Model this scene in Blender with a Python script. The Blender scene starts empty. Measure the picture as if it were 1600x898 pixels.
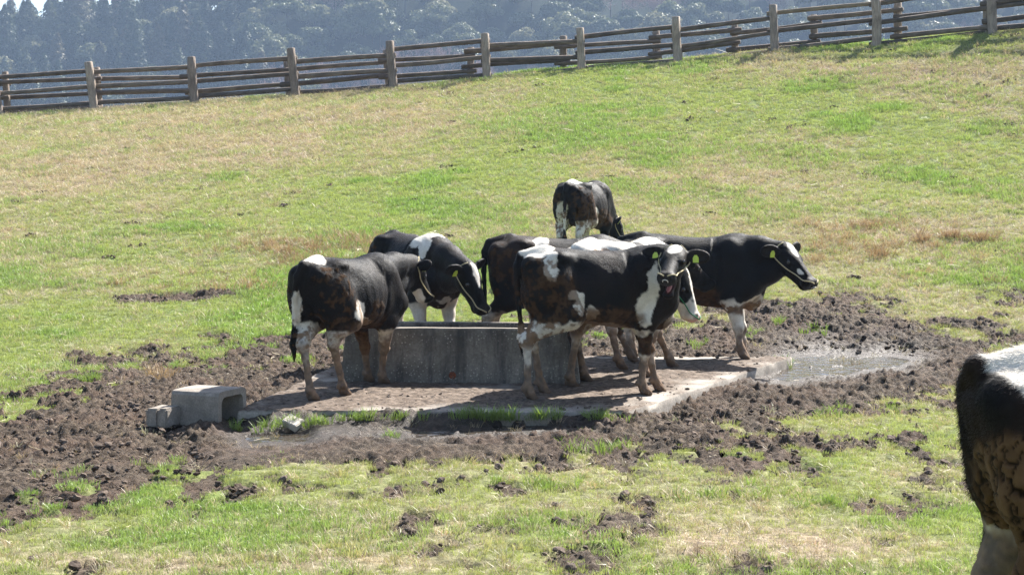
import bpy, math, random
import numpy as np
from mathutils import Vector, Matrix
from mathutils.bvhtree import BVHTree

random.seed(7)
RNG = np.random.default_rng(11)
scene = bpy.context.scene
COL = scene.collection

# ---------------------------------------------------------------- camera
EYE = 1.67            # metres above the flat ground
FPX = 2400.0          # focal length in photograph pixels (photograph is 1600 wide)
HORIZON = 288.0       # horizon row in the photograph
cam_d = bpy.data.cameras.new('camera')
cam = bpy.data.objects.new('camera', cam_d)
COL.objects.link(cam)
cam.location = (0, 0, EYE)
cam.rotation_euler = (math.radians(90), 0, 0)
cam_d.sensor_fit = 'HORIZONTAL'
cam_d.sensor_width = 36.0
cam_d.lens = 36.0 * FPX / 1600.0
cam_d.shift_y = -(449.0 - HORIZON) / 1600.0
cam_d.clip_start = 0.1
cam_d.clip_end = 5000
scene.camera = cam

# ---------------------------------------------------------------- sky and sun
SUN_EL = math.radians(43)
SUN_AZ = math.atan2(0.64, 0.77)      # from +Y (away from the camera) towards +X (right)
world = bpy.data.worlds.new('World')
scene.world = world
world.use_nodes = True
wn = world.node_tree
for n in list(wn.nodes):
    wn.nodes.remove(n)
sky = wn.nodes.new('ShaderNodeTexSky')
sky.sky_type = 'NISHITA'
sky.sun_disc = False
sky.sun_elevation = SUN_EL
sky.sun_rotation = SUN_AZ
sky.air_density = 1.0
sky.dust_density = 1.6
sky.ozone_density = 1.0
bg = wn.nodes.new('ShaderNodeBackground')
bg.inputs['Strength'].default_value = 0.066
wo = wn.nodes.new('ShaderNodeOutputWorld')
wn.links.new(sky.outputs[0], bg.inputs['Color'])
wn.links.new(bg.outputs[0], wo.inputs['Surface'])

sun_d = bpy.data.lights.new('sun', 'SUN')
sun_d.energy = 5.0
sun_d.angle = math.radians(0.5)
sun_d.color = (1.0, 0.965, 0.91)
sun = bpy.data.objects.new('sun', sun_d)
COL.objects.link(sun)
to_sun = Vector((math.sin(SUN_AZ) * math.cos(SUN_EL), math.cos(SUN_AZ) * math.cos(SUN_EL), math.sin(SUN_EL)))
sun.rotation_euler = to_sun.to_track_quat('Z', 'Y').to_euler()
sun.location = to_sun * 60

vs = scene.view_settings
vs.view_transform = 'Standard'
vs.look = 'None'
vs.exposure = 1.82
vs.gamma = 1.0
vs.use_curve_mapping = False
scene.cycles.use_denoising = True
scene.cycles.denoiser = 'OPENIMAGEDENOISE'
scene.cycles.denoising_prefilter = 'NONE'
scene.cycles.denoising_input_passes = 'RGB_ALBEDO_NORMAL'
scene.cycles.use_adaptive_sampling = True
scene.cycles.adaptive_threshold = 0.02
scene.cycles.max_bounces = 4
scene.cycles.diffuse_bounces = 2
scene.cycles.glossy_bounces = 2
scene.cycles.transmission_bounces = 3
scene.cycles.transparent_max_bounces = 8
scene.cycles.volume_bounces = 0
scene.cycles.caustics_reflective = False
scene.cycles.caustics_refractive = False

# ---------------------------------------------------------------- numpy noise
def _h(ix, iy, iz, seed):
    n = (ix.astype(np.int64) * 374761393 + iy.astype(np.int64) * 668265263 + iz.astype(np.int64) * 2147483647 + seed * 974711) & 0xFFFFFFFF
    n = ((n ^ (n >> 13)) * 1274126177) & 0xFFFFFFFF
    n = ((n ^ (n >> 16)) * 2246822519) & 0xFFFFFFFF
    n = n ^ (n >> 15)
    return (n & 0xFFFFFF).astype(np.float64) / 0xFFFFFF

def noise2(x, y, seed=0):
    x = np.asarray(x, float); y = np.asarray(y, float)
    ix = np.floor(x); iy = np.floor(y)
    fx = x - ix; fy = y - iy
    u = fx * fx * (3 - 2 * fx); v = fy * fy * (3 - 2 * fy)
    z = np.zeros_like(ix)
    a = _h(ix, iy, z, seed); b = _h(ix + 1, iy, z, seed)
    c = _h(ix, iy + 1, z, seed); d = _h(ix + 1, iy + 1, z, seed)
    return (a * (1 - u) + b * u) * (1 - v) + (c * (1 - u) + d * u) * v

def noise3(p, seed=0):
    i = np.floor(p); f = p - i
    w = f * f * (3 - 2 * f)
    r = 0
    for dx in (0, 1):
        for dy in (0, 1):
            for dz in (0, 1):
                h = _h(i[:, 0] + dx, i[:, 1] + dy, i[:, 2] + dz, seed)
                r = r + h * (w[:, 0] if dx else 1 - w[:, 0]) * (w[:, 1] if dy else 1 - w[:, 1]) * (w[:, 2] if dz else 1 - w[:, 2])
    return r

def fbm2(x, y, oct=4, seed=0, gain=0.5):
    r = 0; a = 1; t = 0
    for o in range(oct):
        r = r + a * noise2(x * 2 ** o + 17.3 * o, y * 2 ** o - 9.1 * o, seed + o); t += a; a *= gain
    return r / t

def fbm3(p, oct=3, seed=0, gain=0.5):
    r = 0; a = 1; t = 0
    for o in range(oct):
        r = r + a * noise3(p * 2 ** o + 7.7 * o, seed + o); t += a; a *= gain
    return r / t

def worley2(x, y, seed=0):
    """distance to the nearest and to the second nearest feature point"""
    x = np.asarray(x, float); y = np.asarray(y, float)
    ix = np.floor(x); iy = np.floor(y)
    f1 = np.full(x.shape, 9.0); f2 = np.full(x.shape, 9.0)
    z = np.zeros_like(ix)
    for dx in (-1, 0, 1):
        for dy in (-1, 0, 1):
            cx = ix + dx; cy = iy + dy
            px = cx + _h(cx, cy, z, seed); py = cy + _h(cx, cy, z + 5, seed)
            d = np.hypot(x - px, y - py)
            f2 = np.minimum(f2, np.maximum(f1, d)); f1 = np.minimum(f1, d)
    return f1, f2

def worley3(p, seed=0):
    i = np.floor(p)
    f1 = np.full(len(p), 9.0); f2 = np.full(len(p), 9.0)
    for dx in (-1, 0, 1):
        for dy in (-1, 0, 1):
            for dz in (-1, 0, 1):
                c = i + (dx, dy, dz)
                q = np.stack([c[:, k] + _h(c[:, 0], c[:, 1], c[:, 2], seed + 31 * k) for k in range(3)], 1)
                d = np.linalg.norm(p - q, axis=1)
                f2 = np.minimum(f2, np.maximum(f1, d)); f1 = np.minimum(f1, d)
    return f1, f2

def sstep(a, b, x):
    t = np.clip((x - a) / (b - a), 0, 1)
    return t * t * (3 - 2 * t)

# ---------------------------------------------------------------- object helpers
def tag(o, label=None, cat=None, group=None, kind=None):
    if label: o['label'] = label
    if cat: o['category'] = cat
    if group: o['group'] = group
    if kind: o['kind'] = kind
    return o

def empty(name, loc=(0, 0, 0), rz=0.0):
    o = bpy.data.objects.new(name, None)
    COL.objects.link(o)
    o.location = loc
    o.rotation_euler = (0, 0, rz)
    o.empty_display_size = 0.1
    return o

def mesh_np(name, verts, faces, smooth=True):
    """faces: (n,3) or (n,4) int array, or a list of lists"""
    me = bpy.data.meshes.new(name)
    verts = np.asarray(verts, np.float32)
    if isinstance(faces, np.ndarray):
        nf, k = faces.shape
        me.vertices.add(len(verts)); me.vertices.foreach_set('co', verts.ravel())
        me.loops.add(nf * k); me.loops.foreach_set('vertex_index', faces.astype(np.int32).ravel())
        me.polygons.add(nf); me.polygons.foreach_set('loop_start', np.arange(0, nf * k, k, dtype=np.int32))
        if smooth: me.polygons.foreach_set('use_smooth', np.ones(nf, bool))
        me.update(calc_edges=True)
    else:
        me.from_pydata([tuple(v) for v in verts], [], faces)
        if smooth: me.polygons.foreach_set('use_smooth', np.ones(len(me.polygons), bool))
        me.update()
    return me

def obj(name, me, mat=None, parent=None, loc=None, rot=None):
    o = bpy.data.objects.new(name, me)
    COL.objects.link(o)
    if mat and not me.materials: me.materials.append(mat)
    if parent: o.parent = parent
    if loc is not None: o.location = loc
    if rot is not None: o.rotation_euler = rot
    return o

def attr_f(me, name, a):
    t = me.attributes.new(name, 'FLOAT', 'POINT'); t.data.foreach_set('value', np.asarray(a, np.float32))

def attr_c(me, name, c):
    t = me.attributes.new(name, 'FLOAT_COLOR', 'POINT')
    c = np.asarray(c, np.float32)
    if c.shape[1] == 3: c = np.concatenate([c, np.ones((len(c), 1), np.float32)], 1)
    t.data.foreach_set('color', c.ravel())

def grid_faces(nr, nc):
    i = np.arange(nr - 1)[:, None] * nc + np.arange(nc - 1)[None, :]
    return np.stack([i, i + 1, i + nc + 1, i + nc], -1).reshape(-1, 4)

def tube(points, radii, sides=8, cap=True, rough=0.0, seed=0):
    """verts, faces of a tube through points"""
    P = np.asarray(points, float); n = len(P)
    radii = np.broadcast_to(np.asarray(radii, float), (n,))
    T = np.gradient(P, axis=0); T /= np.linalg.norm(T, axis=1)[:, None]
    ref = np.array([0, 0, 1.0]) if abs(T[0][2]) < 0.9 else np.array([1.0, 0, 0])
    V = []
    rs = np.random.default_rng(seed)
    prof = 1 + rough * (rs.random(sides) - 0.5) * 2
    for i in range(n):
        a = np.cross(ref, T[i]); a /= np.linalg.norm(a); b = np.cross(T[i], a)
        for k in range(sides):
            th = 2 * math.pi * k / sides
            r = radii[i] * prof[k] * (1 + rough * 0.5 * (rs.random() - 0.5))
            V.append(P[i] + r * (math.cos(th) * a + math.sin(th) * b))
    F = []
    for i in range(n - 1):
        for k in range(sides):
            k2 = (k + 1) % sides
            F.append([i * sides + k, i * sides + k2, (i + 1) * sides + k2, (i + 1) * sides + k])
    if cap:
        F.append(list(range(sides))[::-1]); F.append([(n - 1) * sides + k for k in range(sides)])
    return np.array(V), F

# ---------------------------------------------------------------- node helpers
def mat(name, rough=0.8, spec=0.3):
    m = bpy.data.materials.new(name); m.use_nodes = True
    nt = m.node_tree; b = nt.nodes['Principled BSDF']
    b.inputs['Roughness'].default_value = rough
    b.inputs['Specular IOR Level'].default_value = spec
    return m, nt, b

def N(nt, kind, **kw):
    n = nt.nodes.new(kind)
    for k, v in kw.items():
        if k.startswith('i_'):
            key = k[2:]
            n.inputs[int(key) if key.isdigit() else key.replace('_', ' ')].default_value = v
        else:
            setattr(n, k, v)
    return n

def ramp(nt, fac, stops):
    r = nt.nodes.new('ShaderNodeValToRGB')
    e = r.color_ramp.elements
    while len(e) > 1: e.remove(e[-1])
    e[0].position, e[0].color = stops[0][0], (*stops[0][1], 1)
    for p, c in stops[1:]:
        x = e.new(p); x.color = (*c, 1)
    nt.links.new(fac, r.inputs[0])
    return r.outputs[0]

def mixc(nt, fac, a, b, blend='MIX'):
    m = nt.nodes.new('ShaderNodeMix'); m.data_type = 'RGBA'; m.blend_type = blend
    for sock, v in ((m.inputs[0], fac), (m.inputs[6], a), (m.inputs[7], b)):
        if hasattr(v, 'links'): nt.links.new(v, sock)
        elif isinstance(v, (tuple, list)): sock.default_value = (*v, 1) if len(v) == 3 else v
        else: sock.default_value = v
    return m.outputs[2]

def noise(nt, scale, detail=4, rough=0.55, coord='Object', dist=0.0, stretch=None):
    tc = nt.nodes.new('ShaderNodeTexCoord')
    n = N(nt, 'ShaderNodeTexNoise', i_Scale=scale, i_Detail=detail, i_Roughness=rough, i_Distortion=dist)
    src = tc.outputs[coord]
    if stretch:
        mp = nt.nodes.new('ShaderNodeMapping'); mp.inputs['Scale'].default_value = stretch
        nt.links.new(src, mp.inputs[0]); src = mp.outputs[0]
    nt.links.new(src, n.inputs['Vector'])
    return n.outputs[0]

def bump(nt, b, height, strength=0.5, dist=0.01):
    n = N(nt, 'ShaderNodeBump', i_Strength=strength, i_Distance=dist)
    nt.links.new(height, n.inputs['Height']); nt.links.new(n.outputs[0], b.inputs['Normal'])
    return n

def attr(nt, name, kind='GEOMETRY'):
    a = nt.nodes.new('ShaderNodeAttribute'); a.attribute_name = name; a.attribute_type = kind
    return a
# ================================================================ terrain
TALL = [  # tall fence posts: base x, base y, top x, top y in photograph pixels, distance
    (-150, 193, -158, 118, 39.6), (-2, 185, -10, 110, 39.4), (148, 177, 138, 101, 39.0), (305, 166, 298, 93, 38.6), (462, 155, 455, 79, 38.4), (615, 142, 609, 68, 38.2),
    (761, 127, 758, 56, 38.0), (909, 112, 906, 47, 38.0), (1058, 102, 1057, 31, 37.6), (1210, 86, 1208, 14, 37.0),
    (1369, 75, 1368, -4, 36.0), (1551, 57, 1549, -26, 34.8), (1740, 38, 1740, -48, 33.4)]
_fx = np.array([(t[0] - 800) / FPX * t[4] for t in TALL])
_fy = np.array([t[4] for t in TALL])
_fz = np.array([EYE - (t[1] - HORIZON) / FPX * t[4] for t in TALL])
def crest_y(X): return np.interp(X, _fx, _fy)
def crest_z(X):
    X = np.asarray(X, float)
    z = np.interp(X, _fx, _fz)
    z = z + np.where(X > _fx[-1], 0.05 * (X - _fx[-1]), 0) - np.where(X < _fx[0], 0.06 * (_fx[0] - X), 0)
    return np.clip(z, 1.5, 9)

def hill_z(X, Y):
    cap = np.interp(X, [-700, -230, -146, -120, -98, -75, -50, 0, 60, 160, 300, 700], [32, 33.5, 35.5, 36.5, 39.5, 51, 58, 62, 66, 66, 60, 50])
    z = -12 + 0.80 * (Y - 335) + 6 * (fbm2(X / 38.0, Y / 38.0, 3, 5) - 0.5)
    return np.minimum(np.maximum(z, -12), cap + 3 * (noise2(X / 22, Y / 22, 3) - 0.5)) 

def terrain(X, Y):
    X = np.asarray(X, float); Y = np.asarray(Y, float)
    dc = crest_y(X); zc = crest_z(X) + 0.13
    t = np.clip((Y - 14.2) / (dc - 14.2), 0, 3)
    up = zc * t ** 1.3
    down = zc + 0.32 - 0.13 * (Y - dc)
    k = 0.8
    h = np.clip(0.5 + 0.5 * (down - up) / k, 0, 1)
    z = down * (1 - h) + up * h - k * h * (1 - h)
    z = np.where(Y < 30, up, z)
    z = z + 0.05 * (fbm2(X * 0.45, Y * 0.45, 3, 2) - 0.5) * sstep(14, 20, Y) * 2
    z = z + 0.03 * (fbm2(X * 1.7, Y * 1.7, 2, 8) - 0.5)
    z = z + 0.088 * sstep(10.30, 10.60, Y) * sstep(1.2, 0.4, X) * sstep(-2.0, -1.75, X) * sstep(11.5, 10.9, Y)
    z = np.where(Y > 60, np.maximum(z, -12), z)
    far = sstep(250, 335, Y)
    return z * (1 - far) + hill_z(X, Y) * far

def project(X, Y, Z):
    return 800 + X / Y * FPX, HORIZON + (EYE - Z) / Y * FPX

_DD = np.arange(4.5, 45, 0.04)
def on_ground(px, py, plane=None):
    """the ground point seen at a photograph pixel"""
    if plane is not None:
        d = FPX * (EYE - plane) / (py - HORIZON)
        return (px - 800) / FPX * d, d
    d = _DD; x = (px - 800) / FPX * d
    if py < 200: return x[-1], float(d[-1])
    hit = np.argmax(EYE - (py - HORIZON) / FPX * d <= terrain(x, d))
    return float(x[hit]), float(d[hit])

def px3(px, py, d): return Vector(((px - 800) / FPX * d, d, EYE - (py - HORIZON) / FPX * d))

# ---------------------------------------------------------------- where mud, straw and water lie
def poly_sd(px, py, poly):
    """signed distance (inside positive) with rows stretched for the low viewpoint"""
    px = np.asarray(px, float); py = np.asarray(py, float) * 2.4
    P = [(a, b * 2.4) for a, b in poly]
    d = np.full(px.shape, 1e9); inside = np.zeros(px.shape, bool)
    for (x0, y0), (x1, y1) in zip(P, P[1:] + P[:1]):
        ex, ey = x1 - x0, y1 - y0
        t = np.clip(((px - x0) * ex + (py - y0) * ey) / (ex * ex + ey * ey), 0, 1)
        d = np.minimum(d, np.hypot(px - x0 - t * ex, py - y0 - t * ey))
        c = ((y0 > py) != (y1 > py)) & (px < ex * (py - y0) / (ey if abs(ey) > 1e-9 else 1e-9) + x0)
        inside ^= c
    return np.where(inside, d, -d)

MUD = [(-420, 640), (-150, 640), (0, 628), (95, 600), (150, 565), (230, 550), (330, 545), (440, 537), (560, 520), (780, 505), (960, 500), (1060, 505), (1150, 492), (1250, 480),
       (1340, 488), (1430, 500), (1500, 530), (1545, 560), (1600, 590), (1560, 612), (1470, 628), (1390, 622), (1320, 640), (1240, 668), (1120, 700), (960, 690), (860, 700), (740, 692),
       (600, 700), (490, 698), (400, 722), (290, 732), (200, 765), (110, 788), (0, 815), (-150, 850), (-420, 860)]
PUDDLES = {'right': [(1196, 594), (1224, 578), (1238, 561), (1290, 555), (1340, 561), (1375, 557), (1425, 565), (1402, 576), (1345, 582), (1318, 591), (1270, 590), (1228, 600)],
           'front': [(378, 680), (392, 674), (425, 671), (470, 674), (520, 671), (548, 675), (560, 682), (500, 690), (430, 688), (392, 692)],
           'middle': [(575, 684), (640, 676), (700, 668), (790, 664), (870, 662), (905, 665), (860, 674), (760, 680), (660, 687)]}

def masks(X, Y):
    """mud amount, straw amount (0..1) of ground points"""
    X = np.asarray(X, float); Y = np.asarray(Y, float)
    Z = terrain(X, Y)
    px, py = project(X, np.maximum(Y, 1.0), Z)
    n1 = fbm2(X * 1.3, Y * 1.3, 4, 21) - 0.5
    n2 = fbm2(X * 4.5, Y * 4.5, 3, 31) - 0.5
    sd = poly_sd(px, py, MUD)
    mud = sstep(-25, 25, sd + n1 * 150 + n2 * 170)
    # patches of bare mud in the near sward, thinning towards the viewer
    near = sstep(870, 700, py) * sstep(600, 680, py)
    hole = sstep(0.575, 0.625, 0.36 * fbm2(X * 2.0 + 3, Y * 1.5, 3, 41) + 0.64 * fbm2(X * 7.5, Y * 4.6, 3, 42) + 0.06 * near + n2 * 0.10)
    mud = np.maximum(mud, hole * sstep(10, 30, py - 640) * sstep(-560, 0, sd + 200))
    # right-hand fringe above the mud: half grass half mud
    fr = sstep(1050, 1150, px) * sstep(440, 475, py) * sstep(560, 520, py)
    mud = np.maximum(mud, fr * sstep(0.52, 0.6, fbm2(X * 1.6, Y * 1.6, 4, 51) + n2 * 0.2))
    # grass islands in the mud
    isl = sstep(0.60, 0.66, 0.5 * fbm2(X * 2.0, Y * 2.0, 3, 61) + 0.5 * fbm2(X * 4.6, Y * 4.0, 3, 62)) * sstep(150, 30, np.abs(sd))
    mud = mud * (1 - isl)
    # bare trodden streak on the slope, left of the trough
    st = np.exp(-((px - 275) / 95) ** 2 - ((py - 464 + (px - 275) * 0.06) / 9) ** 2)
    mud = np.maximum(mud, sstep(0.35, 0.6, st + n2 * 0.5 + n1 * 0.3))
    zone = (Y > 9) & (Y < 17)
    ps = np.full(X.shape, -999.0)
    if zone.any(): ps[zone] = puddle_sd(X[zone], Y[zone])
    mud = np.maximum(mud, sstep(-95, -45, ps))
    # straw
    b = fbm2(X * 0.33 + 5, Y * 0.22, 4, 71)
    straw = sstep(0.40, 0.62, b + n2 * 0.18)
    straw = straw * 0.62
    g = lambda cx, cy, rx, ry, a: a * np.exp(-((px - cx) / rx) ** 2 - ((py - cy) / ry) ** 2)
    reg = (g(330, 240, 260, 45, 0.8) + g(40, 300, 120, 40, 0.45) + g(620, 190, 260, 26, 0.7) + g(1330, 110, 260, 20, 0.45) + g(1120, 270, 140, 20, 0.4)
           + g(480, 395, 110, 26, 0.5) + g(390, 455, 110, 12, 0.4) + g(1410, 360, 120, 20, 0.5) + g(240, 885, 300, 26, 0.75) + g(700, 880, 240, 26, 0.5)
           + g(1250, 860, 330, 40, 0.5) - g(700, 300, 260, 40, 0.5) - g(1450, 260, 200, 60, 0.35) - g(180, 510, 320, 40, 0.55) - g(500, 760, 500, 40, 0.35) - g(1400, 680, 200, 40, 0.4))
    straw = np.clip(straw + reg * (0.35 + 1.3 * (0.5 + n1)) , 0, 1)
    return mud, straw

def puddle_sd(X, Y):
    px, py = project(np.asarray(X, float), np.asarray(Y, float), 0.0)
    return np.maximum.reduce([poly_sd(px, py, p) for p in PUDDLES.values()])

# ---------------------------------------------------------------- ground sheet
ys = [-12.0, -6.0, 0.0, 3.0, 4.4]
y = 5.2
while y < 47: ys.append(y); y *= 1.0082
while y < 640: ys.append(y); y *= 1.03 if y < 300 else 1.012
ys = np.array(ys)
hw = np.where(ys < 47, 9 + 0.52 * np.maximum(ys, 0), 0) + np.where(ys >= 47, 33.4 + (ys - 47) * 0.75, 0)
us = np.linspace(-1, 1, 430)
GX = hw[:, None] * us[None, :]; GY = np.repeat(ys[:, None], len(us), 1)
gm, gs = masks(GX.ravel(), GY.ravel())
GZ = terrain(GX, GY).ravel()
inmud = (GY.ravel() > 6) & (GY.ravel() < 21)
GZ = GZ - 0.09 * sstep(0.25, 0.6, gm) * inmud
me = mesh_np('ground', np.stack([GX.ravel(), GY.ravel(), GZ], 1), grid_faces(len(ys), len(us)))
attr_f(me, 'mud', gm * (GY.ravel() < 60)); attr_f(me, 'straw', gs)
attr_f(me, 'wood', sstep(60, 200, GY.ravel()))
m_ground, nt, b = mat('pasture soil', 0.95, 0.1)
n_f = noise(nt, 14, 6, 0.7); n_m = noise(nt, 2.2, 5, 0.6)
green = ramp(nt, n_f, [(0.3, (0.045, 0.065, 0.016)), (0.5, (0.10, 0.135, 0.036)), (0.68, (0.19, 0.22, 0.075))])
dry = ramp(nt, n_f, [(0.3, (0.10, 0.075, 0.05)), (0.52, (0.24, 0.19, 0.13)), (0.7, (0.38, 0.31, 0.23))])
soil = ramp(nt, n_f, [(0.3, (0.025, 0.018, 0.013)), (0.65, (0.075, 0.055, 0.042))])
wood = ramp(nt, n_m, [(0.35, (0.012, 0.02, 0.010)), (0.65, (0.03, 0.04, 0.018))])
c = mixc(nt, attr(nt, 'straw').outputs['Fac'], green, dry)
c = mixc(nt, attr(nt, 'mud').outputs['Fac'], c, soil)
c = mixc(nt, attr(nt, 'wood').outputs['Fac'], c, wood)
nt.links.new(c, b.inputs['Base Color'])
bump(nt, b, n_f, 0.8, 0.03)
tag(obj('ground', me, m_ground), kind='structure')

# ---------------------------------------------------------------- trampled mud
SLAB = [on_ground(372, 643, 0.10), on_ground(981, 643, 0.10), on_ground(1236, 558, 0.10), (-1.42, 14.06)]
def slab_sd(X, Y):
    """signed distance to the concrete pad (inside positive), metres"""
    d = np.full(np.shape(X), 1e9)
    for (x0, y0), (x1, y1) in zip(SLAB, SLAB[1:] + SLAB[:1]):
        ex, ey = x1 - x0, y1 - y0; L = math.hypot(ex, ey)
        d = np.minimum(d, (-(X - x0) * ey + (Y - y0) * ex) / L)
    return d

dx = 0.0175
mx = np.arange(-6.2, 6.2, dx); my = [6.0]
while my[-1] < 20: my.append(my[-1] + max(0.0165, dx * (0.55 + my[-1] / 26)))
my = np.array(my)
MX, MY = np.meshgrid(mx, my)
sh = MX.shape
X = MX.ravel(); Y = MY.ravel()
mm, _ = masks(X, Y)
keep_v = mm > 0.02
pud = np.full(X.shape, -999.0); pud[keep_v] = puddle_sd(X[keep_v], Y[keep_v])
wet = sstep(-70, 10, pud)
wx = X + 0.05 * (noise2(X * 9, Y * 9, 3) - 0.5); wy = Y + 0.05 * (noise2(X * 9, Y * 9, 4) - 0.5)
f1, f2 = worley2(wx * 10, wy * 10, 12); g1, g2 = worley2(wx * 24, wy * 24, 13)
tread = fbm2(X * 2.6, Y * 2.6, 3, 14)
lump = sstep(0.0, 0.55, f2 - f1)
small = sstep(0.0, 0.6, g2 - g1)
rel = 0.022 * lump * noise2(X * 5, Y * 5, 15) + 0.024 * small * (0.1 + noise2(X * 11, Y * 11, 16)) + 0.04 * np.abs(fbm2(X * 14, Y * 14, 3, 19) - 0.5) * 2 + 0.05 * (tread - 0.5) + 0.060 * (fbm2(X * 20, Y * 20, 3, 17, 0.75) - 0.5)
rel = rel - 0.03 * sstep(0.62, 0.8, noise2(X * 3.4, Y * 3.4, 18))
h1, h2 = worley2(wx * 4.2, wy * 4.2, 24)
gate = sstep(0.42, 0.6, noise2(X * 1.9, Y * 1.9, 25))
rel = rel * 1.12 + gate * (-0.048 * sstep(0.34, 0.16, h1) + 0.016 * sstep(0.5, 0.36, h1))
rel = rel * (1 - 0.5 * wet) - 0.030 * wet + 0.004
rel = np.where(Y < 9.9, rel * (1 - .4 * sstep(9.9, 9.4, Y)) - .012 * sstep(9.9, 9.4, Y), rel)
Z = terrain(X, Y) + rel - 0.02 - 0.05 * sstep(0.75, 0.05, mm)
Zs = slab_sd(X, Y)
Z = Z + 0.040 * np.exp(np.minimum(Zs, 0) / 0.12) * (Zs < 0.1)
POOL = {}
for key, poly in PUDDLES.items():
    qx = [on_ground(a, b_, 0.0) for a, b_ in poly]
    cx, cy = np.mean([q[0] for q in qx]), np.mean([q[1] for q in qx])
    POOL[key] = float(terrain(cx, cy)) + (0.004 if key == 'right' else -0.012)
    sd_ = np.full(X.shape, -999.0); sd_[keep_v] = poly_sd(*project(X[keep_v], Y[keep_v], 0.0), poly)
    core = sstep(0, 22, sd_ + 90 * (fbm2(X * 5, Y * 5, 3, 23) - 0.5) - 14) * (sd_ > 0)
    bank = sstep(-110, -70, sd_) * (sd_ < 2)
    Z = np.where(bank > 0, np.maximum(Z, Z * (1 - bank) + bank * (POOL[key] + 0.003 + 0.022 * sstep(0, -45, sd_) + 0.008 + 1.0 * np.maximum(rel, -.004))), Z)
    Z = Z * (1 - core) + core * (POOL[key] - 0.009 + 1.25 * (rel + 0.03 * (fbm2(X * 3.5, Y * 3.5, 3, 20) - 0.5)))
Z = np.where(Zs > -0.0, np.minimum(Z, 0.075), Z)
F = grid_faces(*sh)
F = F[keep_v[F].all(1) & (Zs[F].max(1) < 0.15)]
used = np.unique(F); remap = np.zeros(len(X), np.int64); remap[used] = np.arange(len(used))
me = mesh_np('mud', np.stack([X, Y, Z], 1)[used], remap[F])
attr_f(me, 'wet', wet[used]); attr_f(me, 'low', sstep(0.015, -0.035, rel)[used])
m_mud, nt, b = mat('trampled mud', 0.9, 0.22)
n1 = noise(nt, 21, 8, 0.78); n2 = noise(nt, 1.6, 4, 0.6)
c = ramp(nt, n1, [(0.36, (0.019, 0.0135, 0.0090)), (0.50, (0.060, 0.0445, 0.0315)), (0.65, (0.152, 0.118, 0.086))])
c2 = ramp(nt, n1, [(0.34, (0.030, 0.020, 0.014)), (0.66, (0.125, 0.086, 0.062))])
c = mixc(nt, ramp(nt, n2, [(0.42, (0, 0, 0)), (0.62, (1, 1, 1))]), c, c2)
wetc = mixc(nt, 0.55, c, (0.018, 0.014, 0.012))
w = attr(nt, 'wet').outputs['Fac']
c = mixc(nt, w, c, wetc)
nt.links.new(c, b.inputs['Base Color'])
nt.links.new(ramp(nt, w, [(0, (0.92,) * 3), (0.55, (0.75,) * 3), (1, (0.46,) * 3)]), b.inputs['Roughness'])
bump(nt, b, n1, 1.0, 0.025)
tag(obj('mud', me, m_mud), kind='structure')

# puddles: real water sheets lying in the lows
m_water, nt, b = mat('puddle water', 0.16, 0.9)
b.inputs['Base Color'].default_value = (0.05, 0.04, 0.03, 1)
b.inputs['IOR'].default_value = 1.33
bump(nt, b, noise(nt, 7, 2, 0.5), 0.9, 0.04)
for key in PUDDLES:
    zz = 0.0
    pts = [on_ground(a, bb, zz) for a, bb in PUDDLES[key]]
    cx = sum(p[0] for p in pts) / len(pts); cy = sum(p[1] for p in pts) / len(pts)
    pts = [(cx + (p[0] - cx) * 1.04, cy + (p[1] - cy) * 1.04) for p in pts]
    zz2 = POOL[key]
    tag(obj('puddle', mesh_np('puddle', [(p[0], p[1], zz2) for p in pts], [list(range(len(pts)))], False), m_water), kind='structure')

# ---------------------------------------------------------------- concrete pad
def ground_z(x, y):
    """height of whatever is underfoot"""
    if slab_sd(np.array([x]), np.array([y]))[0] > 0: return 0.102
    return float(terrain(x, y))

uu = np.linspace(0, 1, 210); vv = np.linspace(0, 1, 170)
A, B, C_, D = [np.array(p) for p in SLAB]
U, V = np.meshgrid(uu, vv)
PX = ((1 - U) * (1 - V))[..., None] * A + (U * (1 - V))[..., None] * B + (U * V)[..., None] * C_ + ((1 - U) * V)[..., None] * D
sx, sy = PX[..., 0].ravel(), PX[..., 1].ravel()
edge = np.minimum.reduce([slab_sd(sx, sy)])
cover = sstep(0.32, 0.54, fbm2(sx * 2.2, sy * 2.2, 4, 81) + 0.22 * sstep(0.05, 0.45, edge) - 0.12 * sstep(0.35, 0.0, edge) + 0.25 * sstep(-1.2, -1.8, sx))
lum = sstep(0, 0.5, np.subtract(*worley2(sx * 11, sy * 11, 83)[::-1]))
sz = 0.100 + cover * (0.004 + 0.012 * lum * noise2(sx * 7, sy * 7, 84) + 0.006 * fbm2(sx * 30, sy * 30, 2, 85))
chip = sstep(0.62, 0.75, noise2(sx * 6, sy * 6, 86)) * (edge < 0.02)
sz = sz - 0.018 * chip
jit = 0.012 * (fbm2(sx * 7, sy * 7, 3, 87) - 0.5) * (edge < 0.002)
sx2 = sx + jit; sy2 = sy + jit
nr, nc = U.shape
top = np.stack([sx2, sy2, sz], 1)
ring = np.concatenate([np.arange(nc), np.arange(1, nr) * nc + nc - 1, (nr - 1) * nc + np.arange(nc - 2, -1, -1), np.arange(nr - 2, 0, -1) * nc])
verts = [top]; faces = [grid_faces(nr, nc)]
last = ring; cnt = len(top)
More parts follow.
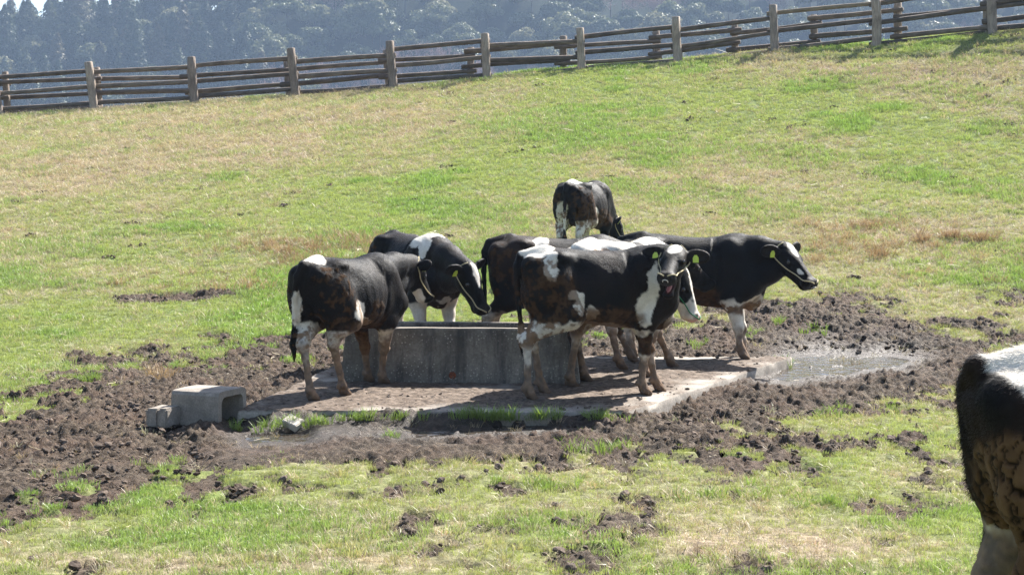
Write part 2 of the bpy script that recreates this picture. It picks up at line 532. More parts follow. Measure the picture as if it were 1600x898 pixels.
for dz, off in ((0.008, 0.006), (0.05, 0.009), (0.16, 0.012)):
    p = top[ring].copy()
    cen = top.mean(0)
    d2 = p[:, :2] - cen[:2]; d2 /= np.linalg.norm(d2, axis=1)[:, None]
    p[:, :2] += d2 * (off + 0.006 * (noise2(p[:, 0] * 14, p[:, 1] * 14 + dz * 90, 88)[:, None] - 0.5)); p[:, 2] = 0.1 - dz
    idx = cnt + np.arange(len(ring)); verts.append(p)
    faces.append(np.stack([last, idx, np.roll(idx, -1), np.roll(last, -1)], 1)[:, ::-1].copy()); faces[-1] = faces[-1][:, ::-1]
    last = idx; cnt += len(ring)
me = mesh_np('concrete_slab', np.concatenate(verts), np.concatenate(faces))
attr_f(me, 'dirt', np.concatenate([cover, np.zeros(cnt - len(top))]))
def concrete(name, base, dark, scale=1.0, speck=True, lo=0.35, hi=0.65):
    m, nt, b = mat(name, 0.9, 0.2)
    n1 = noise(nt, 3.2 * scale, 6, 0.65); n2 = noise(nt, 55 * scale, 3, 0.6)
    c = ramp(nt, n1, [(lo, dark), (hi, base)])
    if speck:
        tc = nt.nodes.new('ShaderNodeTexCoord')
        v = N(nt, 'ShaderNodeTexVoronoi', i_Scale=44.0 * scale); nt.links.new(tc.outputs['Object'], v.inputs['Vector'])
        s = ramp(nt, v.outputs['Distance'], [(0.16, (1, 1, 1)), (0.30, (0, 0, 0))])
        k = N(nt, 'ShaderNodeMath', operation='MULTIPLY'); nt.links.new(s, k.inputs[0]); nt.links.new(ramp(nt, v.outputs['Color'], [(0.42, (0, 0, 0)), (0.7, (1, 1, 1))]), k.inputs[1])
        c = mixc(nt, k.outputs[0], c, (0.46, 0.42, 0.36))
    c = mixc(nt, ramp(nt, n2, [(0.35, (0.35,) * 3), (0.6, (0, 0, 0))]), c, tuple(0.45 * x for x in dark))
    bump(nt, b, n2, 0.5, 0.006)
    return m, nt, b, c
m_slab, nt, b, c = concrete('concrete pad', (0.40, 0.36, 0.31), (0.23, 0.20, 0.17), speck=False)
n1 = noise(nt, 22, 6, 0.7)
d = ramp(nt, n1, [(0.34, (0.036, 0.025, 0.017)), (0.5, (0.098, 0.072, 0.053)), (0.68, (0.21, 0.165, 0.13))])
c = mixc(nt, attr(nt, 'dirt').outputs['Fac'], c, d)
nt.links.new(c, b.inputs['Base Color'])
tag(obj('concrete_slab', me, m_slab), 'flat concrete pad caked with dried dirt under the trough and cows', 'concrete pad')

# ---------------------------------------------------------------- trough
root = empty('water_trough', (-0.395, 12.42, 0.100), math.radians(-3.5))
tag(root, 'long rough concrete drinking trough standing on the pad', 'trough')
L, W, Hh, wall = 1.90, 0.66, 0.435, 0.075
me_v = []; me_f = []
def loop(l, w, z, n=24, m=9, wob=0.0):
    pts = []
    c = 0.0
    for k in range(n): pts.append((-l / 2 + l * k / n, -w / 2, z))
    for k in range(m): pts.append((l / 2, -w / 2 + w * k / m, z))
    for k in range(n): pts.append((l / 2 - l * k / n, w / 2, z))
    for k in range(m): pts.append((-l / 2, w / 2 - w * k / m, z))
    p = np.array(pts)
    p[:, :2] += wob * (np.stack([noise2(p[:, 0] * 9 + z * 31, p[:, 1] * 9, 91), noise2(p[:, 0] * 9, p[:, 1] * 9 + z * 31, 92)], 1) - 0.5)
    p[:, 2] += wob * 0.6 * (noise2(p[:, 0] * 7, p[:, 1] * 7, 93) - 0.5)
    return p
taper = 0.10
loops = [loop(L, W, -0.003)]
for k in range(1, 7):
    t = k / 7; loops.append(loop(L - taper * t, W - 0.07 * t, Hh * t, wob=0.012))
loops += [loop(L - taper, W - 0.07, Hh - 0.012, wob=0.006), loop(L - taper - 0.02, W - 0.09, Hh, wob=0.008),
          loop(L - taper - 2 * wall + 0.015, W - 0.07 - 2 * wall + 0.015, Hh, wob=0.008), loop(L - taper - 2 * wall, W - 0.07 - 2 * wall, Hh - 0.012, wob=0.006),
          loop(L - taper - 2.5 * wall, W - 0.07 - 2.5 * wall, 0.10)]
n = len(loops[0]); Fs = []
for i in range(len(loops) - 1):
    for k in range(n):
        Fs.append([i * n + k, i * n + (k + 1) % n, (i + 1) * n + (k + 1) % n, (i + 1) * n + k])
Fs.append([(len(loops) - 1) * n + k for k in range(n)])
me = mesh_np('basin', np.concatenate(loops), Fs, False)
m_tr, nt, b, c = concrete('exposed aggregate concrete', (0.27, 0.24, 0.205), (0.125, 0.11, 0.094), 1.0)
nv = noise(nt, 2.4, 5, 0.65, stretch=(4.5, 4.5, 0.5))
c = mixc(nt, ramp(nt, nv, [(0.46, (0, 0, 0)), (0.66, (0.75,) * 3)]), c, (0.045, 0.042, 0.04))
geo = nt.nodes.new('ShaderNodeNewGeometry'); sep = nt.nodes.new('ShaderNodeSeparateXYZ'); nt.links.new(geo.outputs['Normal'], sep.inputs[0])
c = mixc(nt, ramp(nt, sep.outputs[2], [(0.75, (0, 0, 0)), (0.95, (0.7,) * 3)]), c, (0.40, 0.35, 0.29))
nt.links.new(c, b.inputs['Base Color'])
obj('basin', me, m_tr, root)
lw, ww = L - taper - 2.1 * wall, W - 0.07 - 2.1 * wall
me = mesh_np('water_surface', [(-lw / 2, -ww / 2, 0.36), (lw / 2, -ww / 2, 0.36), (lw / 2, ww / 2, 0.36), (-lw / 2, ww / 2, 0.36)], [[0, 1, 2, 3]], False)
obj('water_surface', me, m_water, root)
m_rust, nt, b = mat('rusty iron', 0.8, 0.3)
nt.links.new(ramp(nt, noise(nt, 60, 4), [(0.35, (0.08, 0.025, 0.012)), (0.65, (0.26, 0.075, 0.03))]), b.inputs['Base Color'])
ring_p = [(0.024 * math.cos(a), 0, 0.024 * math.sin(a)) for a in np.linspace(0, 2 * math.pi, 15)]
v, f = tube(ring_p, 0.006, 6, False)
plug = mesh_np('drain_ring', v, f)
px_, d_ = -0.055 * 1.0, 0
obj('drain_ring', plug, m_rust, root, loc=(-0.055, -W / 2 + 0.005, 0.067))
pl = mesh_np('drain_plug', [(0.021 * math.cos(a), 0, 0.021 * math.sin(a)) for a in np.linspace(0, 2 * math.pi, 13)[:-1]] + [(0.021 * math.cos(a), 0.02, 0.021 * math.sin(a)) for a in np.linspace(0, 2 * math.pi, 13)[:-1]],
             [list(range(12))] + [[k, (k + 1) % 12, 12 + (k + 1) % 12, 12 + k][::-1] for k in range(12)], False)
obj('drain_plug', pl, m_rust, root, loc=(-0.055, -W / 2 + 0.004, 0.067))

# ---------------------------------------------------------------- upturned gutter blocks and rubble
m_blk, nt, b, c = concrete('grey precast concrete', (0.38, 0.335, 0.285), (0.20, 0.172, 0.145), 1.6, False)
nb = noise(nt, 7, 5, 0.7)
c = mixc(nt, ramp(nt, nb, [(0.52, (0, 0, 0)), (0.75, (0.6,) * 3)]), c, (0.10, 0.085, 0.075))
nt.links.new(c, b.inputs['Base Color'])
def rounded(w, h, r_top, n=5, open_bottom=True):
    """outline of an upturned U from the right foot round to the left foot"""
    p = [(w / 2, 0)]
    for k in range(n + 1):
        a = k / n * math.pi / 2
        p.append((w / 2 - r_top + r_top * math.cos(a), h - r_top + r_top * math.sin(a)))
    for k in range(n + 1):
        a = math.pi / 2 + k / n * math.pi / 2
        p.append((-w / 2 + r_top + r_top * math.cos(a), h - r_top + r_top * math.sin(a)))
    p.append((-w / 2, 0))
    return p
def gutter(length, w, h, th, r_out=0.03, r_in=0.035):
    o = rounded(w, h, r_out, 2); i = rounded(w - 2 * th, h - th, r_in, 4)
    # resample the inner outline to the outer one's count
    def res(p, n):
        p = np.array(p); s = np.r_[0, np.cumsum(np.linalg.norm(np.diff(p, axis=0), axis=1))]
        t = np.linspace(0, s[-1], n); return np.stack([np.interp(t, s, p[:, 0]), np.interp(t, s, p[:, 1])], 1)
    n = 28
    # keep corners: sample both by the same angle-like parameter
    o = res(o, n); i = res(i, n)
    V = []
    xs = np.linspace(0, length, 7)
    be = 0.006
    for x in xs:
        for prof in (o, i):
            for q in prof: V.append((x, q[0], q[1]))
    F = []
    for a in range(len(xs) - 1):
        for k in range(n - 1):
            F.append([a * 2 * n + k, a * 2 * n + k + 1, (a + 1) * 2 * n + k + 1, (a + 1) * 2 * n + k])
            F.append([a * 2 * n + n + k, (a + 1) * 2 * n + n + k, (a + 1) * 2 * n + n + k + 1, a * 2 * n + n + k + 1])
        F.append([a * 2 * n, (a + 1) * 2 * n, (a + 1) * 2 * n + n, a * 2 * n + n])
        F.append([a * 2 * n + n - 1, a * 2 * n + 2 * n - 1, (a + 1) * 2 * n + 2 * n - 1, (a + 1) * 2 * n + n - 1])
    e = (len(xs) - 1) * 2 * n
    for k in range(n - 1):
        F.append([k, n + k, n + k + 1, k + 1])
        F.append([e + k, e + k + 1, e + n + k + 1, e + n + k])
    V = np.array(V)
    V += 0.004 * (np.stack([fbm3(V * 14, 2, 95), fbm3(V * 14, 2, 96), fbm3(V * 14, 2, 97)], 1) - 0.5)
    return V, F
gx0, gy0 = on_ground(341, 670, 0.0)
gdir = math.atan2(-0.37, 0.93)
root = empty('gutter_block', (gx0, gy0, 0.022), gdir)
tag(root, 'large upturned U shaped concrete gutter block lying open end towards the pad', 'concrete block')
v, f = gutter(0.38, 0.36, 0.238, 0.042, 0.03, 0.045)
v[:, 0] -= 0.38; v[:, 1] += 0.36 / 2; v[:, 2] -= 0.012
obj('channel', mesh_np('channel', v, f, False), m_blk, root)
bx0, by0 = on_ground(262, 673, 0.0)
root2 = empty('gutter_lid_block', (bx0 - 0.01, by0 + 0.04, 0.015), gdir)
tag(root2, 'low pair of concrete kerb pieces butted against the left end of the gutter block', 'concrete block')
def block(lx, ly, lz, seed=0, bev=0.012, seg=4, amp=0.006):
    """bevelled irregular block, origin at the middle of its base"""
    import bmesh
    bm = bmesh.new(); bmesh.ops.create_cube(bm, size=1)
    for w_ in bm.verts: w_.co = Vector((w_.co.x * lx, w_.co.y * ly, (w_.co.z + 0.5) * lz))
    bmesh.ops.bevel(bm, geom=bm.edges[:], offset=bev, segments=2, affect='EDGES')
    bmesh.ops.subdivide_edges(bm, edges=[e for e in bm.edges if e.calc_length() > 0.06], cuts=2, use_grid_fill=True)
    me = bpy.data.meshes.new('block'); bm.to_mesh(me); bm.free()
    co = np.empty(len(me.vertices) * 3, np.float32); me.vertices.foreach_get('co', co); co = co.reshape(-1, 3).astype(float)
    co += amp * 2 * (np.stack([fbm3(co * 16 + seed, 2, 101), fbm3(co * 16 + seed, 2, 102), fbm3(co * 16 + seed, 2, 103)], 1) - 0.5)
    me.vertices.foreach_set('co', co.astype(np.float32).ravel()); me.update()
    return me
obj('kerb_piece', block(0.075, 0.20, 0.132, 1), m_blk, root2, loc=(-0.045, 0.10, -0.004))
obj('kerb_piece', block(0.10, 0.19, 0.125, 2), m_blk, root2, loc=(-0.135, 0.10, -0.004))
cx_, cy_ = on_ground(457, 672, 0.0)
m_pale, nt, b, c = concrete('pale concrete', (0.55, 0.50, 0.42), (0.40, 0.36, 0.30), 2.0, False)
nt.links.new(c, b.inputs['Base Color'])
ch = obj('concrete_chunk', block(0.115, 0.10, 0.05, 5, 0.006, amp=0.008), m_pale, None, (cx_, cy_, 0.035), (math.radians(24), math.radians(20), math.radians(-20)))
tag(ch, 'small pale broken chunk of concrete tilted on grass by the puddle', 'concrete chunk')
# ================================================================ scattering (one self-contained object: loose points + template pieces)
def scatter(name, templates, pts, rot, scl, tint, material, label, cat):
    V = [np.asarray(pts, float)]; kind = [np.full(len(pts), -1)]; tip = [np.zeros(len(pts))]
    F = []; off = len(pts)
    for k, (v, f, t) in enumerate(templates):
        V.append(v); kind.append(np.full(len(v), k)); tip.append(t)
        F += [[i + off for i in q] for q in f]; off += len(v)
    me = bpy.data.meshes.new(name)
    me.from_pydata(np.concatenate(V).tolist(), [], F)
    n = off
    a = me.attributes.new('kind', 'INT', 'POINT'); a.data.foreach_set('value', np.concatenate(kind).astype(np.int32))
    attr_f(me, 'tip', np.concatenate(tip))
    attr_f(me, 'scl', np.r_[scl, np.ones(n - len(pts))])
    a = me.attributes.new('rot', 'FLOAT_VECTOR', 'POINT'); a.data.foreach_set('vector', np.concatenate([rot, np.zeros((n - len(pts), 3))]).astype(np.float32).ravel())
    attr_c(me, 'tint', np.concatenate([tint, np.ones((n - len(pts), 3))]))
    o = obj(name, me, material)
    ng = bpy.data.node_groups.new(name + ' scatter', 'GeometryNodeTree')
    ng.interface.new_socket('Geometry', in_out='INPUT', socket_type='NodeSocketGeometry')
    ng.interface.new_socket('Geometry', in_out='OUTPUT', socket_type='NodeSocketGeometry')
    gi = ng.nodes.new('NodeGroupInput'); go = ng.nodes.new('NodeGroupOutput')
    def named(nm, t):
        x = ng.nodes.new('GeometryNodeInputNamedAttribute'); x.data_type = t; x.inputs['Name'].default_value = nm
        return x.outputs[0]
    kd = named('kind', 'INT')
    cmp = ng.nodes.new('FunctionNodeCompare'); cmp.data_type = 'INT'; cmp.operation = 'LESS_THAN'
    isock = [s for s in cmp.inputs if s.type == 'INT']
    ng.links.new(kd, isock[0]); isock[1].default_value = 0
    sp = ng.nodes.new('GeometryNodeSeparateGeometry'); sp.domain = 'POINT'
    ng.links.new(gi.outputs[0], sp.inputs[0]); ng.links.new(cmp.outputs[0], sp.inputs['Selection'])
    si = ng.nodes.new('GeometryNodeSplitToInstances'); si.domain = 'POINT'
    ng.links.new(sp.outputs[1], si.inputs[0]); ng.links.new(kd, si.inputs['Group ID'])
    ip = ng.nodes.new('GeometryNodeInstanceOnPoints')
    ng.links.new(sp.outputs[0], ip.inputs['Points']); ng.links.new(si.outputs[0], ip.inputs['Instance'])
    ip.inputs['Pick Instance'].default_value = True
    rnd = ng.nodes.new('FunctionNodeRandomValue'); rnd.data_type = 'INT'
    ints = [s for s in rnd.inputs if s.type == 'INT']
    ints[0].default_value = 0; ints[1].default_value = len(templates) - 1
    ng.links.new([s for s in rnd.outputs if s.type == 'INT'][0], ip.inputs['Instance Index'])
    e2r = ng.nodes.new('FunctionNodeEulerToRotation'); ng.links.new(named('rot', 'FLOAT_VECTOR'), e2r.inputs[0])
    ng.links.new(e2r.outputs[0], ip.inputs['Rotation'])
    ng.links.new(named('scl', 'FLOAT'), ip.inputs['Scale'])
    ng.links.new(ip.outputs[0], go.inputs[0])
    mod = o.modifiers.new('scatter', 'NODES'); mod.node_group = ng
    tag(o, label, cat, kind='stuff')
    return o

def tuft(nb, rad, h0, h1, width, lean, seed, flat=0.0):
    r = np.random.default_rng(seed); V = []; F = []; T = []
    for _ in range(nb):
        a = r.random() * 6.283; q = rad * math.sqrt(r.random())
        bx, by = q * math.cos(a), q * math.sin(a)
        h = h0 + (h1 - h0) * r.random()
        la = a + (r.random() - 0.5) * 2.5; ln = h * lean * (0.3 + r.random())
        dx_, dy_ = math.cos(la) * ln, math.sin(la) * ln
        fa = r.random() * 3.1416; wx_, wy_ = math.cos(fa) * width, math.sin(fa) * width
        hz = h * (1 - flat * r.random())
        i = len(V)
        V += [(bx - wx_, by - wy_, -0.006), (bx + wx_, by + wy_, -0.006),
              (bx + dx_ * 0.4 - wx_ * .8, by + dy_ * 0.4 - wy_ * .8, hz * 0.6), (bx + dx_ * 0.4 + wx_ * .8, by + dy_ * 0.4 + wy_ * .8, hz * 0.6),
              (bx + dx_, by + dy_, hz)]
        T += [0, 0, .6, .6, 1]
        F += [[i, i + 1, i + 3, i + 2], [i + 2, i + 3, i + 4]]
    return np.array(V), F, np.array(T)

def grass_material(name, transl=0.45):
    m = bpy.data.materials.new(name); m.use_nodes = True; nt = m.node_tree
    for n in list(nt.nodes): nt.nodes.remove(n)
    out = nt.nodes.new('ShaderNodeOutputMaterial')
    t = attr(nt, 'tint', 'INSTANCER').outputs['Color']
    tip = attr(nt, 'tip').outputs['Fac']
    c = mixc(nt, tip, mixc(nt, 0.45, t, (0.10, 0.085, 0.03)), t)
    d = nt.nodes.new('ShaderNodeBsdfDiffuse'); tr = nt.nodes.new('ShaderNodeBsdfTranslucent')
    nt.links.new(c, d.inputs[0]); nt.links.new(mixc(nt, 1.0, c, (1.0, 1.0, 0.75), 'MULTIPLY'), tr.inputs[0])
    mx_ = nt.nodes.new('ShaderNodeMixShader'); mx_.inputs[0].default_value = transl
    nt.links.new(d.outputs[0], mx_.inputs[1]); nt.links.new(tr.outputs[0], mx_.inputs[2])
    g = N(nt, 'ShaderNodeBsdfGlossy', i_Roughness=0.45); g.inputs[0].default_value = (1, 1, 1, 1)
    m2 = nt.nodes.new('ShaderNodeMixShader'); m2.inputs[0].default_value = 0.035
    nt.links.new(mx_.outputs[0], m2.inputs[1]); nt.links.new(g.outputs[0], m2.inputs[2])
    nt.links.new(m2.outputs[0], out.inputs[0])
    return m
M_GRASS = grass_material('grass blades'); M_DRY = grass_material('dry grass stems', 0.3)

def sample_field(dens, y0, y1):
    """random points over the pasture with a density (per square metre) that varies with distance"""
    out = []
    ye = np.geomspace(y0, y1, 40)
    for a, b_ in zip(ye[:-1], ye[1:]):
        hw_ = 1.3 + 0.40 * b_
        n = int(dens((a + b_) / 2) * (b_ - a) * 2 * hw_)
        out.append(np.stack([(RNG.random(n) * 2 - 1) * hw_, a + (b_ - a) * RNG.random(n)], 1))
    return np.concatenate(out)

def obstacles(P):
    """clear of the pad, blocks"""
    return slab_sd(P[:, 0], P[:, 1]) < -0.03

def yaw_tilt(n, tilt=0.25):
    return np.stack([(RNG.random(n) - .5) * 2 * tilt, (RNG.random(n) - .5) * 2 * tilt, RNG.random(n) * 6.283], 1)

# green sward
P = sample_field(lambda d: np.interp(d, [5, 8, 12, 20, 30, 42], [900, 760, 520, 290, 190, 150]), 4.6, 41.5)
mud_, straw_ = masks(P[:, 0], P[:, 1])
r = RNG.random(len(P))
patch = fbm2(P[:, 0] * 3.1, P[:, 1] * 3.1, 3, 111)
keep = (r < (1 - straw_ * 0.72) * np.clip(1 - mud_ * 1.12, 0, 1)) & obstacles(P) & (r < 0.45 + patch)
P = P[keep]; straw_ = straw_[keep]; n = len(P)
v1 = RNG.random(n)[:, None]; bn = fbm2(P[:, 0] * 0.8, P[:, 1] * 0.8, 3, 112)[:, None]
lush = sstep(0.48, 0.62, bn)
tint = (1 - lush) * np.array([[0.34, 0.405, 0.125]]) + lush * np.array([[0.225, 0.35, 0.082]])
tint = tint * (0.72 + 0.56 * v1)
tint = tint * (1 - 0.35 * straw_[:, None]) + 0.35 * straw_[:, None] * np.array([[0.44, 0.40, 0.21]])
Z = terrain(P[:, 0], P[:, 1])
sc = np.interp(P[:, 1], [5, 9, 14, 25, 40], [0.44, 0.54, 0.72, 1.1, 1.45]) * (0.6 + 0.7 * RNG.random(n)) * (0.8 + 0.45 * lush[:, 0])
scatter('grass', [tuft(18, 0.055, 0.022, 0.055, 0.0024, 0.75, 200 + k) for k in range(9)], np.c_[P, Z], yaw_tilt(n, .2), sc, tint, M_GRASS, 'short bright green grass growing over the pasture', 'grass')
print('grass', n)

# straw: dead bleached grass
P = sample_field(lambda d: np.interp(d, [5, 8, 12, 20, 30, 42], [400, 320, 230, 190, 160, 140]), 4.6, 41.5)
mud_, straw_ = masks(P[:, 0], P[:, 1])
r = RNG.random(len(P))
keep = (r < (straw_ * 0.95 + 0.09) * np.clip(1 - mud_ * 0.93, 0, 1)) & obstacles(P)
P = P[keep]; n = len(P)
tint = np.array([[0.58, 0.48, 0.335]]) * (0.6 + 0.6 * RNG.random(n)[:, None]) * (1 + 0.06 * RNG.standard_normal((n, 3)))
Z = terrain(P[:, 0], P[:, 1])
sc = np.interp(P[:, 1], [5, 9, 14, 25, 40], [0.5, 0.6, 0.75, 1.05, 1.4]) * (0.55 + 0.8 * RNG.random(n))
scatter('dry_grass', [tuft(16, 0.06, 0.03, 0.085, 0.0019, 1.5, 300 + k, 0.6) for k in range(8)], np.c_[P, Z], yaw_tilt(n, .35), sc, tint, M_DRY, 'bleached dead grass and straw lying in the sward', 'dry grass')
print('dry', n)

# brown tussocks and green clumps that stand out
pts = []; col = []; ss = []
def clump(px, py, n, rx, ry, c, s):
    for _ in range(n):
        q = on_ground(px + random.gauss(0, rx), py + random.gauss(0, ry))
        q = (q[0], 10.56 - .05 * random.random()) if slab_sd(np.array([q[0]]), np.array([q[1]]))[0] > -.04 and q[1] < 11.2 else q
        pts.append((q[0], q[1], float(terrain(*q)))); col.append(np.array(c) * random.uniform(.75, 1.25)); ss.append(s * random.uniform(.6, 1.3))
random.seed(3)
BR = (0.40, 0.275, 0.175)
for (x, y_, n_, rx, ry) in ((430, 385, 34, 60, 9), (520, 385, 26, 45, 10), (575, 378, 12, 25, 6), (480, 410, 20, 60, 8), (300, 440, 8, 60, 10), (180, 442, 3, 12, 3), (380, 450, 12, 50, 5),
                       (1360, 355, 26, 55, 5), (1330, 380, 22, 60, 7), (1490, 372, 10, 6, 2), (1530, 375, 14, 18, 3), (1410, 390, 14, 80, 8), (1280, 405, 8, 40, 8), (60, 270, 12, 70, 12), (1520, 420, 8, 60, 14), (250, 590, 5, 8, 3)):
    clump(x, y_, n_ * 2, rx, ry, BR, 1.25)
for (x, y_, n_, rx, ry) in ((1486, 373, 10, 5, 1.5), (1530, 376, 8, 5, 1.5), (1440, 378, 8, 5, 1.5), (1373, 400, 8, 6, 2), (495, 392, 8, 6, 2), (448, 398, 8, 6, 2), (600, 372, 6, 5, 2)):
    clump(x, y_, n_, rx, ry, (0.32, 0.20, 0.12), 1.4)
m_ = len(pts)
scatter('brown_tussocks', [tuft(26, 0.06, 0.04, 0.10, 0.002, 0.9, 400 + k) for k in range(4)], np.array(pts), yaw_tilt(m_), np.array(ss), np.array(col), M_DRY, 'withered reddish brown grass tufts dotted over the slope', 'dry grass')
pts = []; col = []; ss = []
GR = (0.21, 0.32, 0.07)
for (x, y_, n_, rx, ry, s) in ((1227, 572, 7, 5, 2.0, 1.6), (362, 672, 10, 16, 1.5, .6), (440, 668, 14, 22, 3.0, 1.2), (492, 664, 9, 14, 2.4, 1.2), (560, 657, 14, 24, 2.2, 1.15), (640, 655, 5, 20, 2, 1.0), (735, 650, 10, 16, 1.6, 1.4), (785, 650, 11, 14, 1.6, 1.4),
                          (845, 650, 9, 12, 1.5, 1.3), (945, 648, 11, 20, 1.5, 1.3), (1165, 530, 4, 4, 2, 1.2), (1090, 540, 5, 6, 3, 1.1), (1180, 520, 5, 8, 3, 1.2), (1280, 520, 8, 12, 4, 1.2), (1215, 505, 6, 8, 3, 1.2), (275, 577, 6, 6, 3, 1.3), (140, 596, 9, 9, 4, 1.3),
                          (345, 582, 5, 12, 4, 1), (1300, 650, 6, 10, 3, 1.2), (1395, 640, 5, 8, 3, 1.1), (900, 705, 14, 18, 6, 1.2), (955, 702, 8, 16, 4, 1.1), (860, 760, 16, 40, 6, 1.0), (610, 685, 5, 6, 1.5, 1.1), (1180, 775, 18, 60, 6, 1.0), (1300, 790, 12, 30, 5, 1.0)):
    clump(x, y_, n_, rx, ry, GR, s * .62)
for (x, y_, n_, rx, ry, s) in ((540, 742, 16, 16, 4, .8), (710, 722, 16, 18, 4, .8), (640, 742, 10, 14, 4, .7), (770, 862, 22, 24, 6, .8), (545, 860, 26, 26, 8, .85), (610, 840, 10, 20, 6, .7), (395, 880, 14, 14, 5, .8)):
    clump(x, y_, n_ // 2, rx * 1.6, ry * 1.3, (0.42, 0.40, 0.19), s * .62)
m_ = len(pts)
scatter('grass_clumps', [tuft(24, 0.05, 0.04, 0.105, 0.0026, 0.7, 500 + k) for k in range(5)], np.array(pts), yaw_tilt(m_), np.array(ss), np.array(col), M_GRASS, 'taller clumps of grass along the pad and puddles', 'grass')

# loose straw stems lying about
P = sample_field(lambda d: np.interp(d, [5, 10, 20, 42], [7, 6, 5, 4]), 5, 41)
P = P[obstacles(P)]; n = len(P)
stem = []
for k in range(5):
    rr = np.random.default_rng(600 + k); L_ = 0.10 + 0.12 * rr.random(); pp = [(x, 0.02 * math.sin(x * 14 + k), 0.012 + 0.02 * (x / L_) * rr.random()) for x in np.linspace(0, L_, 5)]
    v, f = tube(pp, 0.0022, 3, False); stem.append((v, f, np.ones(len(v))))
tint = np.array([[0.55, 0.47, 0.31]]) * (0.7 + 0.5 * RNG.random(n)[:, None])
scatter('straw_stems', stem, np.c_[P, terrain(P[:, 0], P[:, 1]) + 0.012], yaw_tilt(n, .25), np.interp(P[:, 1], [5, 12, 40], [0.4, 0.6, 1.6]) * (0.6 + 0.8 * RNG.random(n)), tint, M_DRY, 'loose pale straw stems strewn over the grass', 'straw')

# clods of mud
def clod(seed, sub=2):
    import bmesh
    bm = bmesh.new(); bmesh.ops.create_icosphere(bm, subdivisions=sub, radius=1)
    v = np.array([q.co[:] for q in bm.verts]); f = [[q.index for q in fc.verts] for fc in bm.faces]; bm.free()
    v = v * (0.62 + 0.75 * fbm3(v * 1.3 + seed * 7.1, 3, seed))[:, None]
    v[:, 2] *= 0.62
    v = v * (0.8 + 0.4 * np.abs(fbm3(v * 3.7, 2, seed + 3) - .5)[:, None] * 4)
    return v * 0.03, f, np.ones(len(v))
m_clod, nt, b = mat('mud clods', 0.92, 0.2)
nc_ = noise(nt, 90, 4, 0.7)
c = mixc(nt, ramp(nt, nc_, [(0.4, (0, 0, 0)), (0.75, (0.4,) * 3)]), attr(nt, 'tint', 'INSTANCER').outputs['Color'], (0.022, 0.016, 0.012))
nt.links.new(c, b.inputs['Base Color']); bump(nt, b, nc_, 0.7, 0.006)
P = sample_field(lambda d: np.interp(d, [6, 9, 12, 16, 22], [60, 90, 100, 80, 20]), 6.0, 21)
mud_, _ = masks(P[:, 0], P[:, 1])
pu = puddle_sd(P[:, 0], P[:, 1])
keep = (RNG.random(len(P)) < mud_ * 0.95) & obstacles(P) & (pu < -8)
P = P[keep]; pu = pu[keep]; n = len(P)
wetn = sstep(-110, 0, pu)[:, None]
tint = np.array([[0.125, 0.094, 0.073]]) * (0.5 + 0.8 * RNG.random(n)[:, None]) * (1 - 0.55 * wetn)
Z = terrain(P[:, 0], P[:, 1]) + 0.012 - 0.02 * wetn[:, 0]
sc = 0.20 + 0.80 * RNG.random(n) ** 3
# slab crumbs
Q = np.stack([RNG.random(2600) * 4.4 - 1.9, 10.65 + RNG.random(2600) * 3.4], 1)
Q = Q[(slab_sd(Q[:, 0], Q[:, 1]) > 0.02) & (fbm2(Q[:, 0] * 2.2, Q[:, 1] * 2.2, 3, 81) > 0.42)]
k = len(Q)
P2 = np.r_[np.c_[P, Z], np.c_[Q, np.full(k, 0.108)]]
tint = np.r_[tint, np.array([[0.13, 0.10, 0.078]]) * (0.5 + 0.8 * RNG.random(k)[:, None])]
sc = np.r_[sc, 0.10 + 0.50 * RNG.random(k) ** 4]
# dung and mole-hill crumbs on the slope
Q = sample_field(lambda d: np.interp(d, [5, 10, 20, 42], [0.35, 0.3, 0.22, 0.18]), 5, 40); Q = Q[obstacles(Q)]
QQ = np.repeat(Q, 7, 0) + 0.045 * RNG.standard_normal((len(Q) * 7, 2)) * np.interp(np.repeat(Q[:, 1], 7), [5, 40], [0.9, 1.7])[:, None]
k = len(QQ)
P2 = np.r_[P2, np.c_[QQ, terrain(QQ[:, 0], QQ[:, 1]) + 0.02]]
tint = np.r_[tint, np.array([[0.062, 0.042, 0.03]]) * (0.6 + 0.7 * RNG.random(k)[:, None])]
sc = np.r_[sc, (0.3 + 0.7 * RNG.random(k)) * np.interp(QQ[:, 1], [5, 12, 40], [0.8, 0.9, 1.5])]
scatter('mud_clods', [clod(700 + q) for q in range(9)], P2, np.stack([RNG.random(len(P2)) * .6, RNG.random(len(P2)) * .6, RNG.random(len(P2)) * 6.28], 1), sc, tint, m_clod, 'crumbled clods of mud and dung thrown up by hooves', 'mud')
print('clods', len(P2))

# ================================================================ fences on the crest
def wood(name, a, b_, hi):
    m, nt, b = mat(name, 0.88, 0.2)
    g = noise(nt, 5, 6, 0.7, coord='Object', stretch=(0.6, 14, 14)); n2 = noise(nt, 2.0, 4, 0.6)
    c = ramp(nt, g, [(0.3, a), (0.52, b_), (0.72, hi)])
    c = mixc(nt, ramp(nt, n2, [(0.45, (0, 0, 0)), (0.65, (0.55,) * 3)]), c, a)
    oi = nt.nodes.new('ShaderNodeObjectInfo')
    c = mixc(nt, 1.0, c, ramp(nt, oi.outputs['Random'], [(0, (0.7, 0.66, 0.62)), (0.5, (0.95, 0.93, 0.9)), (1, (1.2, 1.15, 1.05))]), 'MULTIPLY')
    nt.links.new(c, b.inputs['Base Color']); bump(nt, b, g, 0.6, 0.02)
    return m
M_POST = wood('weathered post timber', (0.11, 0.09, 0.078), (0.33, 0.28, 0.24), (0.52, 0.46, 0.40))
M_RAIL = wood('weathered rail timber', (0.065, 0.053, 0.046), (0.165, 0.138, 0.118), (0.33, 0.285, 0.245))
